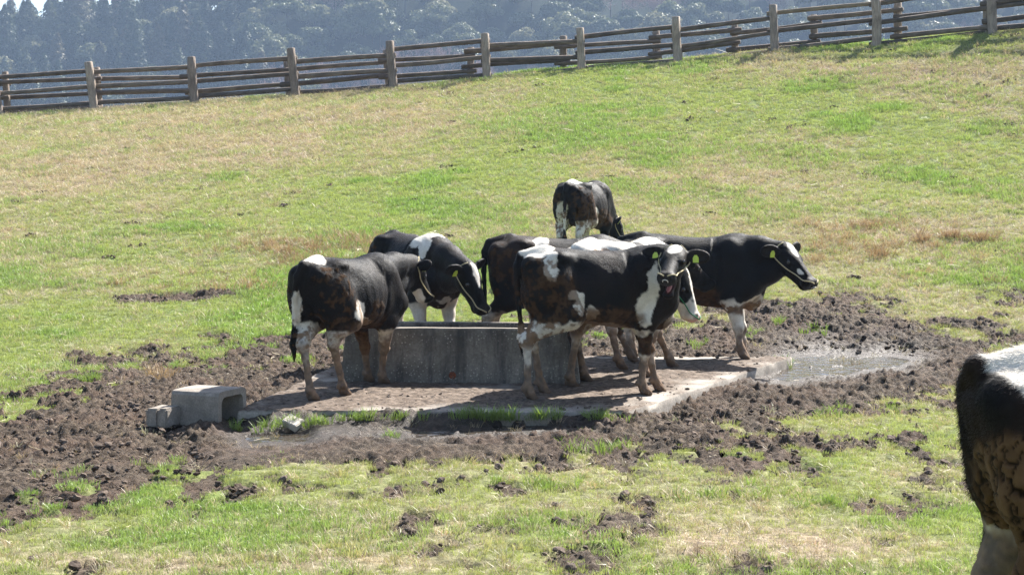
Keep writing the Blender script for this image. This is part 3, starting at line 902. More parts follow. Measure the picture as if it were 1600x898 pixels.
M_NEW = wood('paler rail timber', (0.15, 0.12, 0.085), (0.27, 0.22, 0.16), (0.38, 0.32, 0.25))
def log(a, b_, r0, r1, sides, seg, seed, bend=0.015, rough=0.10):
    """local mesh along +X from a to b; returns mesh, location, rotation"""
    a = Vector(a); b_ = Vector(b_); d = b_ - a; L_ = d.length
    rs = np.random.default_rng(seed)
    t = np.linspace(0, 1, seg)
    pts = np.stack([t * L_, bend * np.sin(t * 3.1 + rs.random() * 6) * rs.random(), bend * np.sin(t * 4.2 + rs.random() * 6) * rs.random()], 1)
    rad = (r0 + (r1 - r0) * t) * (1 + 0.10 * (rs.random(seg) - .5))
    # bevelled ends
    pts = np.concatenate([[pts[0] - (0.0, 0, 0)], pts, [pts[-1] + (0.012, 0, 0)]]); rad = np.r_[rad[0] * 0.86, rad, rad[-1] * 0.80]
    pts[0, 0] -= 0.012
    v, f = tube(pts, rad, sides, True, rough, seed)
    return mesh_np('log', v, f), a, d.to_track_quat('X', 'Z').to_euler()
def put_log(name, parent, a, b_, r0, r1, material, seed, sides=8, seg=6, bend=0.015, rough=0.10):
    me, loc, rot = log(a, b_, r0, r1, sides, seg, seed, bend, rough)
    return obj(name, me, material, parent, loc, rot)

fence = tag(empty('wooden_fence'), 'front log rail fence with tall round posts along the crest of the pasture', 'fence')
posts = []
for i, (bx, by, tx, ty, d) in enumerate(TALL):
    base = px3(bx, by, d); topp = px3(tx, ty, d)
    base.z = float(terrain(base.x, base.y)); topp.z = base.z + (by - ty) / FPX * d
    posts.append((base, topp))
    put_log('post', fence, base + (base - topp) * 0.2, topp, 0.112, 0.100, M_POST, 1000 + i, 12, 7, 0.02, 0.10)
def along(p, f): return p[0] + (p[1] - p[0]) * f
FR = {0: [.83, .49, .17], 1: [.83, .5, .17], 2: [(.80, .81), (.50, .50), (.17, .15)], 3: [.82, .49, .175], 4: [(.74, .71), (.43, .39), (.11, .06)], 5: [(.84, .86), (.5, .49), (.155, .11)],
      6: [(.75, .70), (.42, .32), .02], 7: [(.80, .80), (.43, .40), (.04, .06)], 8: [(.72, .74), (.36, .40), (.0, .0)], 9: [(.83, .86), (.45, .53), (.06, .16)], 10: [(.85, .93), (.46, .50), (.04, .06)], 11: [.93, .5, .1]}
k = 0
for i, rails in FR.items():
    for q, fr in enumerate(rails):
        a, c_ = (fr, fr) if not isinstance(fr, tuple) else fr
        pa = along(posts[i], a); pb = along(posts[i + 1], c_)
        off = Vector((0, 0.135, 0)); dd = (pb - pa).normalized()
        mt_ = M_NEW if (i == 9 and q == 0) else M_RAIL
        put_log('rail', fence, pa + off - dd * 0.12, pb + off + dd * 0.10, random.uniform(.052, .066), random.uniform(.050, .062), mt_, 1100 + k, 8, 7, 0.018, 0.07); k += 1
rear = tag(empty('wooden_fence'), 'rear log rail fence with shorter posts just behind the tall fence posts', 'fence')
RP = [(-140, 126), (8, 113), (151, 106), (296, 103), (448, 92), (603, 79), (735, 75), (880, 57), (1025, 47), (1148, 32), (1272, 24), (1403, 5), (1541, -14), (1690, -34)]
rposts = []
for i, (px, ty) in enumerate(RP):
    d = float(crest_y((px - 800) / FPX * 38)) + 0.75
    topp = px3(px, ty, d); base = Vector((topp.x + (0.10 if px < 700 else 0.02), d, float(terrain(topp.x, d))))
    rposts.append((base, topp))
    put_log('post', rear, base - Vector((0, 0, .3)), topp, 0.094, 0.088, M_POST, 1300 + i, 11, 6, 0.012, 0.06)
k = 0
for i in range(len(rposts) - 1):
    fr = {5: [(.27, .20), (.68, .60)], 6: [(.10, .18), (.48, .61)], 7: [(.27, .30), (.69, .71)], 8: [(.20, .24), (.60, .57)], 9: [(.33, .22), (.73, .66)], 10: [(.08, .18), (.53, .62)], 11: [(.34, .40), (.80, .83)], 12: [(.3, .3), (.7, .7)]}.get(i, [(.28, .28), (.66, .65), (1.06, 1.05)])
    for q, (ha, hb) in enumerate(fr):
        pa = rposts[i][1] - Vector((0, 0, ha)); pb = rposts[i + 1][1] - Vector((0, 0, hb))
        dd = (pb - pa).normalized(); off = Vector((0, -0.13 if (i + q) % 2 else 0.125, 0)) if i < 5 else Vector((0, -0.135, 0))
        put_log('rail', rear, pa + off - dd * random.uniform(.12, .24), pb + off + dd * random.uniform(.08, .2), random.uniform(.054, .068), random.uniform(.050, .062), M_RAIL, 1400 + k, 8, 7, 0.02, 0.07); k += 1
# ================================================================ cows
class Field:
    """smooth union of blobs on a grid, meshed with surface nets"""
    def __init__(self, lo, hi, h):
        self.h = h; self.lo = np.array(lo, float)
        self.n = np.ceil((np.array(hi) - self.lo) / h).astype(int) + 1
        self.f = np.full(self.n, 1.0, np.float32)
        self.ax = [self.lo[k] + h * np.arange(self.n[k]) for k in range(3)]
    def block(self, lo, hi):
        i0 = np.maximum(np.floor((np.array(lo) - self.lo) / self.h).astype(int), 0)
        i1 = np.minimum(np.ceil((np.array(hi) - self.lo) / self.h).astype(int) + 1, self.n)
        if (i1 <= i0).any(): return None
        sl = tuple(slice(a, b_) for a, b_ in zip(i0, i1))
        g = np.meshgrid(*[self.ax[k][sl[k]] for k in range(3)], indexing='ij')
        return sl, np.stack([q.ravel() for q in g], 1), tuple(i1 - i0)
    def add(self, prim, k=0.03):
        fn, lo, hi = prim
        m = k + 3 * self.h
        bl = self.block(lo - m, hi + m)
        if bl is None: return
        sl, P, shp = bl
        d = fn(P).reshape(shp).astype(np.float32); a = self.f[sl]
        h = np.clip(0.5 + 0.5 * (a - d) / k, 0, 1)
        self.f[sl] = a * (1 - h) + d * h - k * h * (1 - h)
    def cut(self, prim, k=0.01):
        fn, lo, hi = prim
        m = k + 3 * self.h
        bl = self.block(lo - m, hi + m)
        if bl is None: return
        sl, P, shp = bl
        d = -fn(P).reshape(shp).astype(np.float32); a = self.f[sl]
        h = np.clip(0.5 - 0.5 * (a - d) / k, 0, 1)
        self.f[sl] = a * (1 - h) + d * h + k * h * (1 - h)
    def mesh(self):
        f = self.f; h = self.h
        s = f < 0
        c = [s[i:s.shape[0] - 1 + i, j:s.shape[1] - 1 + j, k:s.shape[2] - 1 + k] for i in (0, 1) for j in (0, 1) for k in (0, 1)]
        tot = sum(q.astype(np.int8) for q in c)
        act = (tot > 0) & (tot < 8)
        I = np.argwhere(act)
        idx = -np.ones(act.shape, np.int64); idx[act] = np.arange(len(I))
        acc = np.zeros((len(I), 3)); cnt = np.zeros(len(I))
        cor = np.array([(i, j, k) for i in (0, 1) for j in (0, 1) for k in (0, 1)])
        val = np.stack([f[I[:, 0] + a, I[:, 1] + b_, I[:, 2] + q] for a, b_, q in cor], 1).astype(float)
        for a in range(8):
            for b_ in range(a + 1, 8):
                if np.abs(cor[a] - cor[b_]).sum() != 1: continue
                m = (val[:, a] < 0) != (val[:, b_] < 0)
                t = np.where(m, val[:, a] / np.where(m, val[:, a] - val[:, b_], 1), 0)
                acc += np.where(m[:, None], cor[a] + t[:, None] * (cor[b_] - cor[a]), 0); cnt += m
        V = self.lo + h * (I + acc / cnt[:, None])
        Fs = []
        for ax in range(3):
            u, v = [(1, 2), (2, 0), (0, 1)][ax]
            a = [slice(None)] * 3; b_ = [slice(None)] * 3
            a[ax] = slice(0, -1); b_[ax] = slice(1, None)
            sa, sb = s[tuple(a)], s[tuple(b_)]
            E = np.argwhere(sa != sb)
            ok = (E[:, u] > 0) & (E[:, v] > 0) & (E[:, u] < self.n[u] - 1) & (E[:, v] < self.n[v] - 1)
            E = E[ok]
            flip = sa[E[:, 0], E[:, 1], E[:, 2]]
            def at(du, dv):
                q = E.copy(); q[:, u] += du; q[:, v] += dv
                return idx[q[:, 0], q[:, 1], q[:, 2]]
            quad = np.stack([at(-1, -1), at(0, -1), at(0, 0), at(-1, 0)], 1)
            quad[~flip] = quad[~flip][:, ::-1]
            Fs.append(quad)
        return V, np.concatenate(Fs)

def cone(a, b_, r0, r1):
    a = np.array(a, float); b_ = np.array(b_, float); d = b_ - a; L2 = max(d @ d, 1e-9)
    def fn(P):
        t = np.clip((P - a) @ d / L2, 0, 1)
        return np.linalg.norm(P - a - t[:, None] * d, axis=1) - (r0 + (r1 - r0) * t)
    R = max(r0, r1)
    return fn, np.minimum(a, b_) - R, np.maximum(a, b_) + R
def ell(c_, r, M=None):
    c_ = np.array(c_, float); r = np.array(r, float)
    def fn(P):
        q = P - c_
        if M is not None: q = q @ M       # columns of M are the ellipsoid axes
        k0 = np.linalg.norm(q / r, axis=1); k1 = np.linalg.norm(q / (r * r), axis=1) + 1e-9
        return k0 * (k0 - 1) / k1
    R = r.max() if M is not None else r
    return fn, c_ - R, c_ + R
def below(x, y, z, rad):
    """half space under a hoof"""
    return (lambda P: P[:, 2] - z), np.array((x - rad, y - rad, z - 0.2)), np.array((x + rad, y + rad, z))

def smooth_mesh(V, F, it, lam=0.5):
    n = len(V)
    e = np.concatenate([F[:, [0, 1]], F[:, [1, 2]], F[:, [2, 3]], F[:, [3, 0]]])
    cnt = np.bincount(e[:, 0], minlength=n) + np.bincount(e[:, 1], minlength=n)
    for _ in range(it):
        S = np.stack([np.bincount(e[:, 0], V[e[:, 1], k], n) + np.bincount(e[:, 1], V[e[:, 0], k], n) for k in range(3)], 1)
        V = V + lam * (S / cnt[:, None] - V)
    return V
def normals(V, F):
    nf = np.cross(V[F[:, 2]] - V[F[:, 0]], V[F[:, 3]] - V[F[:, 1]])
    Nn = np.stack([sum(np.bincount(F[:, c_], nf[:, k], len(V)) for c_ in range(4)) for k in range(3)], 1)
    return Nn / (np.linalg.norm(Nn, axis=1)[:, None] + 1e-12)

# ---- materials
M_COW, nt, b = mat('cow coat', 0.6, 0.12)
col_ = attr(nt, 'coat').outputs['Color']; mu = attr(nt, 'caked').outputs['Fac']
hn = noise(nt, 30, 5, 0.65, stretch=(0.55, 1.0, 0.45)); hn2 = noise(nt, 130, 3, 0.6)
c = mixc(nt, ramp(nt, hn, [(0.35, (0.0,) * 3), (0.7, (0.5,) * 3)]), col_, mixc(nt, 1.0, col_, (0.55, 0.5, 0.46), 'MULTIPLY'))
nt.links.new(c, b.inputs['Base Color'])
nt.links.new(ramp(nt, mu, [(0, (0.58,) * 3), (0.5, (0.95,) * 3)]), b.inputs['Roughness'])
b.inputs['Sheen Weight'].default_value = 0.02; b.inputs['Sheen Roughness'].default_value = 0.4
ad = N(nt, 'ShaderNodeMath', operation='MULTIPLY_ADD'); nt.links.new(hn2, ad.inputs[0]); ad.inputs[1].default_value = 0.5; nt.links.new(hn, ad.inputs[2])
bump(nt, b, ad.outputs[0], 0.55, 0.012)
M_FUR, nt, b = mat('cow hair', 0.7, 0.10)
nt.links.new(attr(nt, 'coat').outputs['Color'], b.inputs['Base Color'])
M_EYE, nt, b = mat('cow eye', 0.08, 0.6); b.inputs['Base Color'].default_value = (0.012, 0.009, 0.008, 1)
M_TAG, nt, b = mat('ear tag plastic', 0.5, 0.4); b.inputs['Base Color'].default_value = (0.52, 0.62, 0.08, 1)
M_TAG2, nt, b = mat('orange ear tag plastic', 0.5, 0.4); b.inputs['Base Color'].default_value = (0.80, 0.48, 0.03, 1)
M_ROPE, nt, b = mat('halter rope', 0.8, 0.2); nt.links.new(ramp(nt, noise(nt, 160, 3), [(0.3, (0.30, 0.24, 0.13)), (0.7, (0.62, 0.54, 0.34))]), b.inputs['Base Color'])
M_GROPE, nt, b = mat('green rope', 0.7, 0.3); b.inputs['Base Color'].default_value = (0.02, 0.17, 0.07, 1)
M_RING, nt, b = mat('nose ring', 0.3, 0.5); b.inputs['Base Color'].default_value = (0.75, 0.72, 0.66, 1); b.inputs['Metallic'].default_value = 0.6

BLACK = np.array([0.0048, 0.0040, 0.0038]); BROWN = np.array([0.022, 0.012, 0.0075]); WHITE = np.array([0.70, 0.65, 0.57])
DIRT = np.array([0.180, 0.098, 0.048]); DIRT2 = np.array([0.060, 0.029, 0.014]); PINK = np.array([0.56, 0.36, 0.31]); HOOF = np.array([0.11, 0.075, 0.05])

TX = [-.615, -.575, -.49, -.38, -.25, -.10, .08, .25, .38, .48, .55]
TT = [.965, 1.035, 1.078, 1.095, 1.085, 1.068, 1.060, 1.074, 1.080, 1.02, .90]
TB = [.88, .76, .67, .618, .578, .535, .502, .490, .500, .555, .70]
TW = [.045, .110, .158, .190, .208, .228, .234, .210, .180, .152, .06]
HIND0 = {'hip': (-.37, .125, .86), 'pin': (-.525, .098, .94), 'stifle': (-.255, .165, .60), 'gask': (-.43, .135, .555), 'hock': (-.500, .125, .415), 'fet': (-.455, .125, .095), 'hoof': (-.425, .125, 0)}
FORE0 = {'blade': (.33, .125, .92), 'point': (.455, .125, .69), 'elbow': (.315, .145, .555), 'knee': (.335, .130, .315), 'fet': (.335, .130, .095), 'hoof': (.365, .130, 0)}

def make_cow(label, H, pos, f, hooves=None, poll=None, u=None, up=(0, 0, 1), coat=(), legs=(), head=(), mud=(), lowmud=0.38, belly_mud=0.6, thigh_mud=0.3, tail=None,
             tags=(1, -1), tagmat=None, rope='halter', ear=(0.0, 0.0), mouth=False, h=0.0095, fur=26000, furlen=0.013, seed=1, plates=None, ring=False, brown=0.25, z0=None):
    s = H / 1.09
    f = np.array(f, float); f /= np.linalg.norm(f)
    yaw = math.atan2(f[1], f[0])
    Rw = np.array([[f[0], -f[1], 0], [f[1], f[0], 0], [0, 0, 1.0]])       # local -> world
    gz = ground_z(*pos) if z0 is None else z0
    O = np.array([pos[0], pos[1], gz])
    loc = lambda p: (np.array(p, float) - O) @ Rw
    # -------- pose
    J = {}
    for i, (key, side) in enumerate((('HL', 1), ('HR', -1), ('FL', 1), ('FR', -1))):
        base = HIND0 if key[0] == 'H' else FORE0
        j = {k: np.array([v[0], v[1] * side, v[2]]) * s for k, v in base.items()}
        if hooves and key in hooves and hooves[key] is not None:
            hp = hooves[key]
            w = np.array([hp[0], hp[1], ground_z(hp[0], hp[1])]) if len(hp) == 2 else np.array(hp)
            t = loc(w)
            dv = t - j['hoof']
            wt = {'hoof': 1, 'fet': .97, 'hock': .62, 'gask': .34, 'stifle': .14, 'knee': .60, 'elbow': .10}
            for k in j:
                if k in wt:
                    j[k] = j[k] + dv * wt[k] * np.array([1, 1, 1 if k in ('hoof', 'fet') else .6])
        J[key] = j
    pl = loc(poll) if poll is not None else np.array([.80, 0, 1.15]) * s
    uu = np.array(u, float) @ Rw if u is not None else np.array([.8, 0, -.6])
    uu /= np.linalg.norm(uu)
    vv = np.array(up, float) @ Rw; vv = vv - uu * (vv @ uu); vv /= np.linalg.norm(vv)
    ww = np.cross(vv, uu)                       # the cow's left
    HM = np.stack([uu, ww, vv], 1)
    hd = lambda a, w_, v_: pl + HM @ (np.array([a, w_, v_]) * s)
    prims = []                                  # (part, prim, k)
    A = lambda part, prim, k=0.03: prims.append((part, prim, k * s))
    # -------- torso
    tx, tt, tb, tw = [np.array(q) * s for q in (TX, TT, TB, TW)]
    xx = np.linspace(tx[0], tx[-1], 160)
    def spl(yv):
        q = np.interp(xx, tx, yv)
        for _ in range(8): q[1:-1] = 0.25 * q[:-2] + 0.5 * q[1:-1] + 0.25 * q[2:]
        return q
    st, sb, sw = spl(tt), spl(tb), spl(tw)
    def torso(P):
        x = P[:, 0]
        t = np.interp(x, xx, st); b_ = np.interp(x, xx, sb); w = np.interp(x, xx, sw)
        zc = 0.5 * (t + b_); hh = 0.5 * (t - b_)
        zz = (P[:, 2] - zc) / hh; wl = w * (1 - 0.13 * np.clip(zz, 0, 1) ** 2 * (x < .2 * s) - 0.16 * np.clip(zz, 0, 1) * (x > .15 * s))
        q = (np.abs(P[:, 1] / wl) ** 2.25 + np.abs(zz) ** 2.25) ** (1 / 2.25)
        d = (q - 1) * np.minimum(wl, hh) * 0.9
        return np.maximum(d, np.maximum(tx[0] - x, x - tx[-1]))
    A('torso', (torso, np.array([tx[0], -.27 * s, .4 * s]), np.array([tx[-1], .27 * s, 1.12 * s])), 0.01)
    P3 = lambda x, y, z: np.array([x, y, z]) * s
    for q in (1, -1):
        A('torso', ell(P3(-.34, q * .165, 1.022), np.array([.07, .045, .038]) * s), .09)      # hook bones
        A('torso', ell(P3(-.555, q * .088, .975), np.array([.05, .045, .05]) * s), .05)      # pin bones
        A('torso', ell(P3(.30, q * .135, .80), np.array([.13, .075, .25]) * s), .07)         # shoulder blade
        A('torso', ell(P3(.02, q * .145, .74), np.array([.27, .095, .18]) * s), .06)           # barrel
    A('torso', cone(P3(-.42, 0, 1.065), P3(-.585, 0, 1.035), .042 * s, .036 * s), .04)
    A('torso', ell(P3(.47, 0, .60), np.array([.10, .095, .125]) * s), .07)                   # brisket
    A('torso', ell(P3(-.27, 0, .585), np.array([.11, .085, .05]) * s), .05)                  # udder and flank fold
    # -------- tail
    tl = tail or [(-.60, 0, 1.03), (-.632, 0, .96), (-.640, .005, .80), (-.632, .01, .62), (-.625, .015, .48)]
    tl = [P3(*q) for q in tl]
    rr = [.034, .028, .021, .018, .016, .016]
    for k in range(len(tl) - 1): A('tail', cone(tl[k], tl[k + 1], rr[k] * s, rr[k + 1] * s), .018)
    e = tl[-1]; A('tail', cone(e, e + P3(0, 0, -.09), .018 * s, .030 * s), .02); A('tail', cone(e + P3(0, 0, -.09), e + P3(.01, .0, -.23), .030 * s, .006 * s), .02)
    # -------- legs
    for key, j in J.items():
        sd = 1 if key[1] == 'L' else -1
        if key[0] == 'H':
            A(key, ell((j['hip'] + np.array([-.03, sd * .015, -.04]) * s), np.array([.165, .095, .20]) * s), .06)
            A(key, cone(j['hip'], j['stifle'], .125 * s, .088 * s), .06)
            A(key, cone(j['pin'], j['gask'] * .6 + j['pin'] * .4, .075 * s, .085 * s), .05)
            A(key, cone(j['gask'] * .6 + j['pin'] * .4, j['gask'], .085 * s, .066 * s), .05)
            A(key, cone(j['stifle'], j['gask'] * .5 + j['hock'] * .5, .095 * s, .055 * s), .05)
            A(key, cone(j['gask'], j['hock'], .062 * s, .044 * s), .03)
            A(key, ell(j['hock'] + np.array([-.012, 0, .012]) * s, np.array([.048, .034, .055]) * s), .02)
            A(key, cone(j['hock'], j['fet'] * .25 + j['hock'] * .75, .036 * s, .0265 * s), .02)
            A(key, cone(j['fet'] * .25 + j['hock'] * .75, j['fet'], .0265 * s, .027 * s), .02)
        else:
            A(key, cone(j['blade'], j['point'], .085 * s, .10 * s), .06)
            A(key, cone(j['point'], j['elbow'], .095 * s, .085 * s), .05)
            A(key, cone(j['elbow'], j['knee'] * .55 + j['elbow'] * .45, .082 * s, .050 * s), .04)
            A(key, cone(j['knee'] * .55 + j['elbow'] * .45, j['knee'], .050 * s, .042 * s), .03)
            A(key, ell(j['knee'] + np.array([.006, 0, 0]) * s, np.array([.043, .040, .055]) * s), .02)
            A(key, cone(j['knee'], j['fet'] * .4 + j['knee'] * .6, .034 * s, .026 * s), .02)
            A(key, cone(j['fet'] * .4 + j['knee'] * .6, j['fet'], .026 * s, .027 * s), .02)
        A(key, ell(j['fet'], np.array([.034, .033, .038]) * s), .015)
        A(key, ell(j['fet'] + np.array([-.036, .014, -.008]) * s, np.array([.014, .012, .018]) * s), .008)
        A(key, ell(j['fet'] + np.array([-.036, -.014, -.008]) * s, np.array([.014, .012, .018]) * s), .008)
        hb = j['hoof']
        A(key, cone(j['fet'], hb + np.array([-.008, 0, .045]) * s, .031 * s, .037 * s), .015)
        for q in (1, -1):
            A(key, cone(hb + np.array([-.012, q * .020, .040]) * s, hb + np.array([.026, q * .023, .012]) * s, .028 * s, .024 * s), .010)
    # -------- neck and head
    back = pl - uu * .015 * s - vv * .055 * s
    thr = pl + uu * .12 * s - vv * .135 * s
    A('neck', cone(P3(.34, 0, .94), back * .5 + P3(.36, 0, .97) * .5, .135 * s, .105 * s), .07)
    A('neck', cone(back * .5 + P3(.36, 0, .97) * .5, back, .105 * s, .085 * s), .06)
    A('neck', cone(P3(.44, 0, .74), thr * .5 + P3(.46, 0, .76) * .5, .125 * s, .088 * s), .08)
    A('neck', cone(thr * .5 + P3(.46, 0, .76) * .5, thr * .8 + back * .2, .088 * s, .062 * s), .06)
    HA = lambda prim, k=.025: A('head', prim, k)
    op = 0.0
    HA(ell(hd(.055, 0, -.055), np.array([.095, .082, .080]) * s, HM), .03)
    HA(cone(hd(.05, 0, -.026), hd(.29, 0, -.052), .064 * s, .053 * s), .03)
    for q in (1, -1):
        HA(ell(hd(.085, q * .045, -.012), np.array([.075, .036, .034]) * s, HM), .03)        # brow
        HA(ell(hd(.125, q * .042, -.085), np.array([.095, .038, .062]) * s, HM), .03)        # cheek
        HA(ell(hd(.128, q * .066, -.026), np.array([.034, .022, .026]) * s, HM), .015)       # eye socket
        HA(ell(hd(.365, q * .030, -.048), np.array([.036, .036, .040]) * s, HM), .02)        # nostril wing
    HA(ell(hd(.340, 0, -.066), np.array([.058, .068, .056]) * s, HM), .025)
    HA(ell(hd(.005, 0, .000), np.array([.045, .062, .040]) * s, HM), .03)                    # poll
    if mouth:
        HA(cone(hd(.08, 0, -.125), hd(.20, 0, -.175), .050 * s, .036 * s), .03)
        HA(cone(hd(.20, 0, -.175), hd(.305, 0, -.212), .036 * s, .030 * s), .02)
        HA(ell(hd(.305, 0, -.210), np.array([.035, .044, .024]) * s, HM), .015)
    else:
        HA(cone(hd(.08, 0, -.118), hd(.27, 0, -.108), .056 * s, .043 * s), .03)
        HA(ell(hd(.320, 0, -.118), np.array([.045, .048, .032]) * s, HM), .012)              # lower lip
    ears = []
    for q in (1, -1):
        tilt, fwd = ear
        ed = HM @ np.array([-.28 + fwd, q * 1.0, -.18 + tilt]); ed /= np.linalg.norm(ed)
        eb = hd(.005, q * .072, -.030)
        nrm = HM @ np.array([.70, q * .25, .45]); nrm -= ed * (nrm @ ed); nrm /= np.linalg.norm(nrm)
        wd = np.cross(nrm, ed)
        EM = np.stack([ed, wd, nrm], 1)
        ec = eb + ed * .088 * s
        ears.append((ec, EM))
        A('ear', cone(eb - ed * .02 * s, eb + ed * .035 * s, .026 * s, .026 * s), .02)
        A('ear', ell(ec, np.array([.096, .056, .019]) * s, EM), .015)
    # -------- mesh it
    lo = np.min([p[1][1] for p in prims], 0) - .03; hi = np.max([p[1][2] for p in prims], 0) + .03
    fd = Field(lo, hi, h)
    for part, prim, k in prims: fd.add(prim, k)
    for q, (ec, EM) in zip((1, -1), ears):
        fd.cut(ell(ec + EM @ (np.array([.012, 0, .023]) * s), np.array([.074, .040, .020]) * s, EM), .010)
        fd.cut(ell(hd(.400, q * .031, -.046), np.array([.016, .012, .014]) * s, HM), .008)
    if mouth:
        fd.cut(ell(hd(.30, 0, -.150), np.array([.095, .046, .040]) * s, HM), .010)
    for key, j in J.items():
        hb = j['hoof']; fd.cut(below(hb[0], hb[1], hb[2], .09 * s), .006)
        fd.cut(cone(hb + np.array([.07, 0, .0]) * s, hb + np.array([.035, 0, .045]) * s, .006, .006), .006)
    V, F = fd.mesh()
    V = smooth_mesh(V, F, 2)
    Nn = normals(V, F)
    # -------- which part is each vertex on
    names = ['torso', 'neck', 'head', 'ear', 'tail', 'HL', 'HR', 'FL', 'FR']
    dist = np.full((len(V), len(names)), 9.0)
    for part, prim, k in prims:
        i = names.index(part)
        near = ((V > prim[1] - .08) & (V < prim[2] + .08)).all(1)
        if near.any(): dist[near, i] = np.minimum(dist[near, i], prim[0](V[near]))
    part = np.argmin(dist, 1)
    Q = V / s                                     # unit-cow coordinates for painting
    w1 = np.stack([fbm3(Q * 9 + k * 5.1 + seed, 3, 40 + k) for k in range(3)], 1) - .5
    w2 = np.stack([noise3(Q * 38 + k * 5.1 + seed, 50 + k) for k in range(3)], 1) - .5
    Qw = Q + 0.085 * w1 + 0.022 * w2
    HQ = (V - pl) @ HM / s                        # head coordinates
    HQw = HQ + 0.035 * w1 + 0.012 * w2
    white = np.zeros(len(V))
    def paint(q, c_, r, val, sel=None):
        c_ = np.array(c_, float); r = np.array(r, float)
        dd = np.linalg.norm((q - c_) / r, axis=1)
        m = sstep(1.06, 0.94, dd)
        if sel is not None: m = m * sel
        return white * (1 - m) + val * m
    notHead = ~np.isin(part, (2, 3))
    for (v_, c_, r) in coat: white = paint(Qw, c_, r, v_, notHead)
    for (key, v_, za, zb) in legs:                # paint a leg between two heights (unit cow), inside the leg's own column
        j = J[key]; i = names.index(key)
        nm = np.minimum(dist[:, i], 9)
        sel = (nm < .02) & (np.abs(V[:, 1] - (j['hoof'][1] * .5 + (j['hock'][1] if 'hock' in j else j['knee'][1]) * .5)) < .17 * s) & (part != 0) | ((part == i))
        m = sstep(za - .012, za + .012, Qw[:, 2]) * sstep(zb + .012, zb - .012, Qw[:, 2]) * (part == i)
        white = white * (1 - m) + v_ * m
    pinkm = np.zeros(len(V))
    for item in head:
        v_, c_, r = item[:3]
        sel = np.isin(part, (2,))
        if v_ == 'p':
            dd = np.linalg.norm((HQw - np.array(c_)) / np.array(r), axis=1); pinkm = np.maximum(pinkm, sstep(1.1, .85, dd) * sel)
        else: white = paint(HQw, c_, r, v_, sel)
    # colour
    rnd = fbm3(Q * 5 + seed * 3.3, 4, 60)
    bl = BLACK + (BROWN - BLACK) * (sstep(.38, .68, rnd) * brown)[:, None]
    col = bl * (1 - white[:, None]) + WHITE * (0.86 + 0.28 * noise3(Q * 14, 61)[:, None]) * white[:, None]
    pinkm = np.maximum(pinkm, 0)
    col = col * (1 - pinkm[:, None]) + PINK * pinkm[:, None]
    muzzle = sstep(.372, .392, HQ[:, 0] + .008 * w1[:, 0]) * (part == 2) * (1 - pinkm)
    col = col * (1 - muzzle[:, None] * .8) + np.array([.035, .03, .03]) * muzzle[:, None] * .8
    inner = (part == 3) * np.maximum(0, Nn @ (uu)) ** 2
    col = col * (1 - .5 * inner[:, None]) + np.array([.03, .022, .02]) * .5 * inner[:, None]
    if mouth:
        mo = np.linalg.norm((HQ - np.array([.290, 0, -.150])) / np.array([.10, .050, .044]), axis=1)
        mm_ = sstep(1.12, .98, mo) * (part == 2); col = col * (1 - mm_[:, None]) + np.array([.05, .016, .014]) * mm_[:, None]
    # caked dirt
    n_a = fbm3(Q * 7 + 2 * seed, 4, 70); n_b = fbm3(Q * 26 + seed, 3, 71); n_c = noise3(Q * 60, 72)
    isleg = np.isin(part, (5, 6, 7, 8))
    dirt = isleg * sstep(lowmud + .16, lowmud - .14, Q[:, 2] + .36 * (n_a - .5) + .3 * (n_b - .5)) * .95
    dirt = np.maximum(dirt, isleg * sstep(.13, .06, Q[:, 2] + .05 * (n_b - .5)))
    under = sstep(.1, -.55, Nn[:, 2]) * sstep(.68, .56, Q[:, 2]) * np.isin(part, (0,))
    dirt = np.maximum(dirt, under * belly_mud * sstep(.3, .5, n_a + .25))
    hindq = sstep(-.20, -.34, Q[:, 0]) * sstep(.92, .74, Q[:, 2] + .2 * (n_a - .5)) * sstep(.30, .42, Q[:, 2])
    dirt = np.maximum(dirt, hindq * sstep(1.02 - thigh_mud, 1.10 - thigh_mud, n_a * .55 + n_b * .75))
    hl = np.isin(part, (5, 6)) * sstep(.30, .40, Q[:, 2])
    dirt = np.maximum(dirt, hl * .8 * sstep(.60 - .5 * (thigh_mud - .2), .68 - .5 * (thigh_mud - .2), n_b * .8 + n_a * .3))
    for (c_, r, amt) in mud:
        dd = np.linalg.norm((Qw - np.array(c_)) / np.array(r), axis=1)
        dirt = np.maximum(dirt, sstep(1.1, .7, dd) * sstep(1.0 - amt, 1.08 - amt, n_a * .42 + n_b * .65 + n_c * .22))
    dirt = dirt * np.isin(part, (0, 1, 4, 5, 6, 7, 8))
    dirt = np.clip(dirt, 0, 1)
    dc_ = DIRT2 + (DIRT - DIRT2) * np.clip(sstep(.30, .66, n_b * .7 + n_c * .3), 0, 1)[:, None]
    dark_leg = (white < .5)[:, None]
    dc_ = np.where(dark_leg & (np.isin(part, (0, 1))[:, None] | (Q[:, 2:3] > .45)), dc_ * .42, dc_)
    op_ = np.where(white > .5, .92, .92) * dirt
    hoofm = np.zeros(len(V))
    for key, j in J.items():
        hoofm = np.maximum(hoofm, sstep(.052, .040, (V[:, 2] - j['hoof'][2]) / s) * (part == names.index(key)))
    col = col * (1 - op_[:, None]) + dc_ * op_[:, None]
    col = col * (1 - hoofm[:, None] * .6) + HOOF * hoofm[:, None] * .6
    disp = dirt * (.010 * (n_b - .4) + .006 * (n_c - .5)) * s
